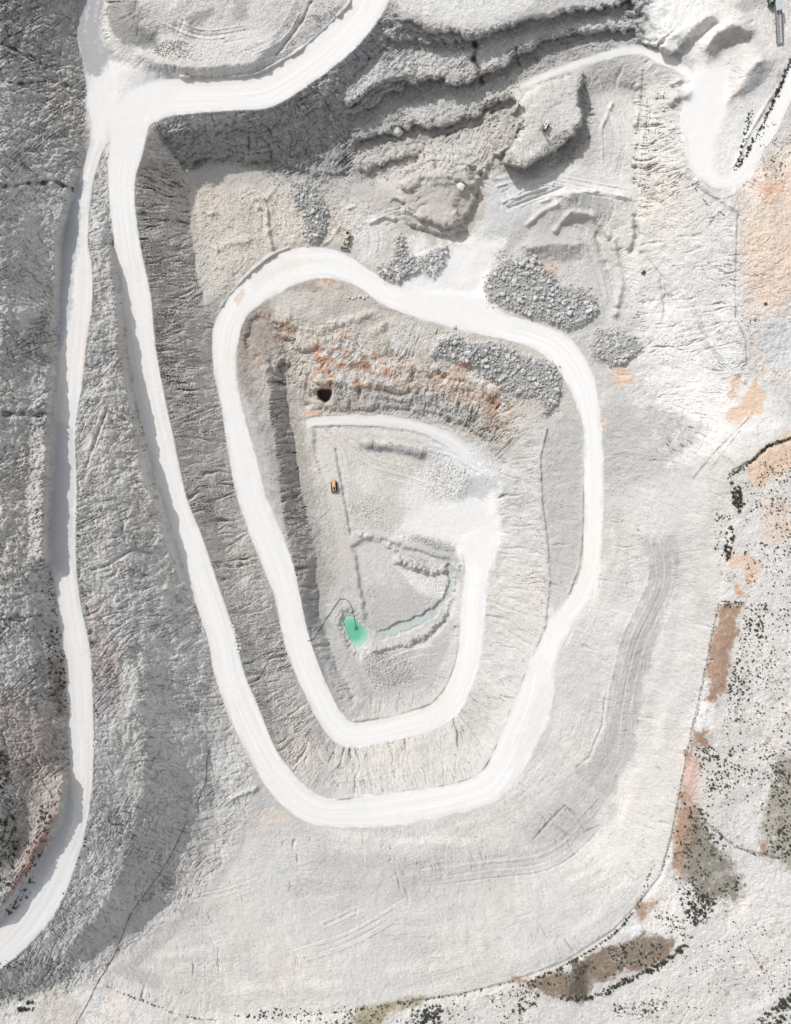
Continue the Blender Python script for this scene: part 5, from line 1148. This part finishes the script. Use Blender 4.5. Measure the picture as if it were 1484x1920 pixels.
for u, v, r_, lab in [(460,1201,.8,'pale boulder lying just right of the roadside boulder row'), (464,1212,.5,'smallest pale stone lying off the roadside boulder row'),
  (865,351,3.0,'big pale boulder stuck on the grey ridge right of the mound'), (853,613,1.3,'white block at the inner edge of the upper road bend'), (1391,682,1.3,'small grey boulder beside the track above the peach patch'),
  (944,759,1.4,'pale boulder at the lower tip of the long rock heap'), (1117,579,2.0,'large grey boulder on the right tip of the biggest rock heap'), (878,661,1.9,'largest pale boulder on top of the long rock heap'), (745,246,4.8,'huge smooth grey boulder on the edge of the middle bench')]:
    place(PALES[int(u) % 4] if 'pale' in lab or 'white' in lab else STONES[int(u) % 9], 'boulder', at(u, v, r_ * .35), rs.uniform(0, 6), 0, (r_, r_ * 1.15, r_ * .9), lab, 'boulder')
for i, (u, v, r_) in enumerate([(978,496,1.9),(999,490,2.2),(1003,481,1.5),(1013,494,1.7),(999,500,1.5),(968,494,1.8),(988,487,1.6)]):
    place(STONES[i], 'boulder', at(u, v, r_ * .5), rs.uniform(0, 6), 0, (r_ * 1.15, r_, r_ * .85), 'large rounded grey boulder along the top of the biggest rock heap', 'boulder', 'large boulders topping the biggest heap')
for i, (u, v, r_) in enumerate([(655,558,1.0),(662,560,1.0),(668,557,1.1),(675,556,1.2),(682,559,1.2),(689,556,.9)]):
    place(PALES[i % 4], 'boulder', at(u, v, r_ * .4), rs.uniform(0, 6), 0, (r_, r_ * .9, r_ * .8), 'white block in the short row inside the upper road bend', 'boulder', 'white blocks in a short row')

# ------------------------------------------------------------------ scrub
def shrub_mesh(seed):
    rs = random.Random(seed); bm = bmesh.new()
    for i in range(64):                                         # small leaf sprays through a squat, open dome
        a = rs.uniform(0, 6.283); h = rs.random(); rr = math.sqrt(rs.random()) * (1 - .55 * h * h) * rs.uniform(.75, 1.15)
        c = Vector((rr * math.cos(a), rr * math.sin(a), .1 + .85 * h)); s_ = rs.uniform(.12, .3)
        n = (c + Vector((rs.uniform(-.6, .6), rs.uniform(-.6, .6), rs.uniform(-.2, .8)))).normalized(); x = n.orthogonal().normalized(); y = n.cross(x)
        q_ = rs.uniform(0, 3); x, y = x * math.cos(q_) + y * math.sin(q_), y * math.cos(q_) - x * math.sin(q_)
        bm.faces.new([bm.verts.new(c + s_ * (x * p + y * q2)) for p, q2 in ((-1, -.4), (.2, -.7), (1, .1), (.1, .7))])
    for i in range(4):                                          # a few stems
        a = rs.uniform(0, 6.283); e = Vector((.5 * math.cos(a), .5 * math.sin(a), .7)); x = Vector((-math.sin(a), math.cos(a), 0)) * .05
        bm.faces.new([bm.verts.new(p) for p in (-x, x, e + x * .4, e - x * .4)])
    me = bpy.data.meshes.new('shrub'); bm.to_mesh(me); bm.free(); me.materials.append(M_LEAF); return me
SHRUBS = [shrub_mesh(40 + i) for i in range(8)]
E_, SE, S_, SW, NE, WR, WH = 'east', 'southeast', 'south', 'southwest', 'northeast', 'westroad', 'westhill'
SLAB = {E_: ('dark green shrub on the pale ground right of the quarry rim', 'shrubs right of the rim'), SE: ('dark green shrub on the brown and olive ground at lower right', 'shrubs on the brown ground at lower right'),
        S_: ('dark green shrub along the bottom rim of the quarry', 'shrubs along the bottom rim'), SW: ('small dark shrub along the dotted line at lower left', 'shrubs at lower left'),
        NE: ('dark green shrub in the strip beside the upper right access road', 'shrubs by the access road'), WR: ('small dark shrub on the verge right of the perimeter road', 'shrubs on the perimeter road verge'),
        WH: ('dark shrub on the hillside left of the perimeter road', 'shrubs on the left hillside')}
AREAS = [
 (E_,[(1368,905),(1385,900),(1396,945),(1388,960),(1374,945)],60,2.2,4.2),(E_,[(1355,1000),(1372,985),(1384,1030),(1362,1052)],45,1.8,4),(E_,[(1390,900),(1484,880),(1484,1130),(1400,1120),(1395,1000)],300,.9,2.3),
 (E_,[(1395,1130),(1484,1130),(1484,1400),(1350,1400),(1370,1250),(1392,1180)],420,.9,2.4),(E_,[(1395,1130),(1440,1130),(1420,1260),(1380,1330),(1360,1300),(1390,1190)],150,1.2,3),(E_,[(1342,960),(1370,960),(1362,1060),(1338,1060)],40,1.2,2.6),
 (E_,[(1345,1125),(1395,1128),(1394,1138),(1345,1138)],40,1.2,2.4),
 (E_,[(1300,1400),(1484,1390),(1484,1560),(1400,1500),(1330,1520)],260,.9,2.6),(SE,[(1300,1400),(1400,1400),(1380,1470),(1320,1500)],110,1.2,3),
 (SE,[(1270,1500),(1330,1520),(1400,1660),(1330,1700),(1290,1730),(1260,1640)],380,1,2.8),(SE,[(1452,1420),(1495,1395),(1495,1620),(1430,1600)],190,1.3,3.4),(SE,[(1285,1670),(1350,1685),(1325,1730),(1280,1775),(1290,1720)],110,1.8,4),
 (SE,[(1215,1700),(1290,1720),(1290,1770),(1240,1750)],70,1,2.6),(SE,[(1085,1805),(1170,1765),(1250,1770),(1240,1800),(1120,1840),(1000,1850)],170,1.2,3.2),(SE,[(1300,1780),(1484,1700),(1484,1900),(1200,1920),(1150,1890)],240,.8,2.2),
 (SE,[(1440,1890),(1495,1855),(1495,1930),(1390,1930)],160,1.8,4),(SE,[(1150,1880),(1260,1870),(1240,1895),(1150,1910)],60,1.2,3),
 (S_,[(960,1840),(1010,1835),(1010,1890),(960,1905)],80,1.2,3.2),(S_,[(640,1890),(830,1868),(860,1925),(640,1925)],110,1.2,3),(S_,[(770,1892),(850,1880),(840,1925),(780,1925)],80,1.8,4),(S_,[(840,1870),(1000,1850),(1000,1925),(850,1925)],90,1,2.4),
 (S_,[(480,1890),(660,1885),(660,1925),(480,1925)],60,1.2,2.8),
 (SW,[(30,1868),(78,1880),(70,1902),(25,1897)],14,2.8,5),(SW,[(0,1800),(130,1800),(120,1840),(0,1870)],90,1,2.4),(SW,[(255,1640),(322,1640),(310,1680),(250,1700)],80,.8,1.7),(SW,[(100,1815),(150,1830),(160,1870),(110,1860)],30,1,2),
 (NE,[(1420,230),(1484,215),(1484,330),(1425,335)],45,1,2.4),(NE,[(1385,560),(1425,560),(1430,700),(1395,700)],35,.9,1.9),(NE,[(1228,172),(1248,174),(1246,188),(1230,188)],8,1.6,2.6),(E_,[(1410,880),(1484,840),(1484,885),(1440,910)],80,.9,2),(NE,[(1428,300),(1470,260),(1476,340),(1430,345)],30,1.2,2.6),
 (WH,[(-10,1400),(15,1420),(34,1580),(18,1660),(-10,1650)],220,1.6,3.6),(WH,[(70,1520),(100,1490),(88,1590),(50,1650),(40,1640)],70,1.6,3.4),(WH,[(0,1720),(60,1640),(70,1660),(10,1730)],40,1.4,3),(WH,[(86,1180),(112,1180),(124,1340),(100,1330)],90,1.3,3),(WH,[(-5,1000),(90,980),(90,1180),(-5,1200)],60,1,2.4)]
PATHS = [
 (E_,[(1345,1140),(1335,1200),(1314,1310),(1293,1400)],60,1,2.2,3),(SE,[(1290,1400),(1262,1560),(1240,1640)],50,1,2.2,3),(SE,[(1050,1872),(1120,1866),(1170,1840),(1240,1808),(1290,1768)],180,2,4.4,6),(S_,[(440,1905),(560,1904),(690,1890),(800,1872),(860,1865),(960,1841)],110,1.2,3,4),
 (S_,[(1000,1836),(1060,1810),(1150,1752),(1195,1700)],120,1.6,3.2,3),(SW,[(135,1812),(180,1838),(230,1862),(290,1885),(345,1905),(420,1914)],90,.9,2.4,3),(NE,[(1376,322),(1400,288),(1430,235),(1455,180),(1484,112),(1495,90)],170,1.5,3.4,4),
 (NE,[(1386,295),(1396,255),(1410,205)],50,1.4,2.8,5),(E_,[(1366,893),(1400,873),(1440,838),(1484,822)],190,1.3,2.8,3.5),(WR,[(146,960),(148,1060),(155,1110),(168,1160),(175,1240),(182,1350),(180,1410)],75,1,2.8,4),
 (WR,[(170,1550),(152,1600),(118,1680),(108,1715)],14,1.4,3.2,3),(WH,[(92,1060),(96,1110),(108,1180),(120,1260),(126,1340)],60,1.4,3,4),(NE,[(1298,345),(1315,370),(1338,392),(1358,402)],26,1,2.2,2),(SE,[(1228,1612),(1212,1660),(1195,1700)],40,1,2.4,4),
 (SE,[(1355,1690),(1400,1770),(1450,1850)],50,.9,2,4),(SE,[(1330,1545),(1390,1592),(1470,1612)],60,1,2.2,3),(SE,[(1310,1400),(1360,1430),(1440,1450)],60,1,2.4,6)]
rs = np.random.default_rng(99); ALL = []
for g_, poly, n, r0, r1 in AREAS:
    P = np.array(poly, float); c = 0; seedn = int(P.sum()) % 997; n = int(n * (1.2 if g_ in (E_, SE) else 1.1)); r1 *= 1.1
    while c < n:
        u, v = rs.uniform(P[:, 0].min(), P[:, 0].max()), rs.uniform(P[:, 1].min(), P[:, 1].max())
        if not inside(poly, np.array([u]), np.array([v]))[0] or fbm(np.array([u], f32), np.array([v], f32), 30, 2, seedn)[0] < rs.uniform(-.5, .2): continue
        ALL.append((r0 + (r1 - r0) * rs.random() ** 2, u, v, g_)); c += 1
for g_, pts, n, r0, r1, wd in PATHS:
    P = catmull([(*p, 0) for p in pts], 1.0)[:, :2]
    for c in range(n):
        p = P[rs.integers(0, len(P))] + rs.normal(0, wd * .5, 2); ALL.append((r0 + (r1 - r0) * rs.random() ** 1.6, p[0], p[1], g_))
ALL.sort(key=lambda q_: -q_[0]); loose = []
for i, (r_, u, v, g_) in enumerate(ALL):
    s_ = r_ * S * .92; k = int(rs.integers(0, 8)); rz = rs.uniform(0, 6.28); sc = (s_ * rs.uniform(.85, 1.2), s_ * rs.uniform(.8, 1.1), s_ * rs.uniform(.8, 1.2)); loc = at(u, v, -.05)
    if i < 290: place(SHRUBS[k], 'shrub', loc, rz, 0, sc, SLAB[g_][0], 'shrub', SLAB[g_][1])
    else: loose.append((k, loc, rz, 0, sc))
merged('scrub', loose, SHRUBS, M_LEAF, 'low dry scrub scattered over the ground outside the quarry rim', 'scrub')
place(SHRUBS[1], 'shrub', at(1207, 511), 0, 0, (1.7, 1.6, 1.6), 'lone dark shrub on the white slope right of the biggest rock heap', 'shrub')
place(SHRUBS[2], 'shrub', at(1435, 570), 0, 0, (1.2, 1.2, 1.2), 'lone dark shrub on the peach slope at the right edge', 'shrub')
print('objects done', len(ALL), len(rest))
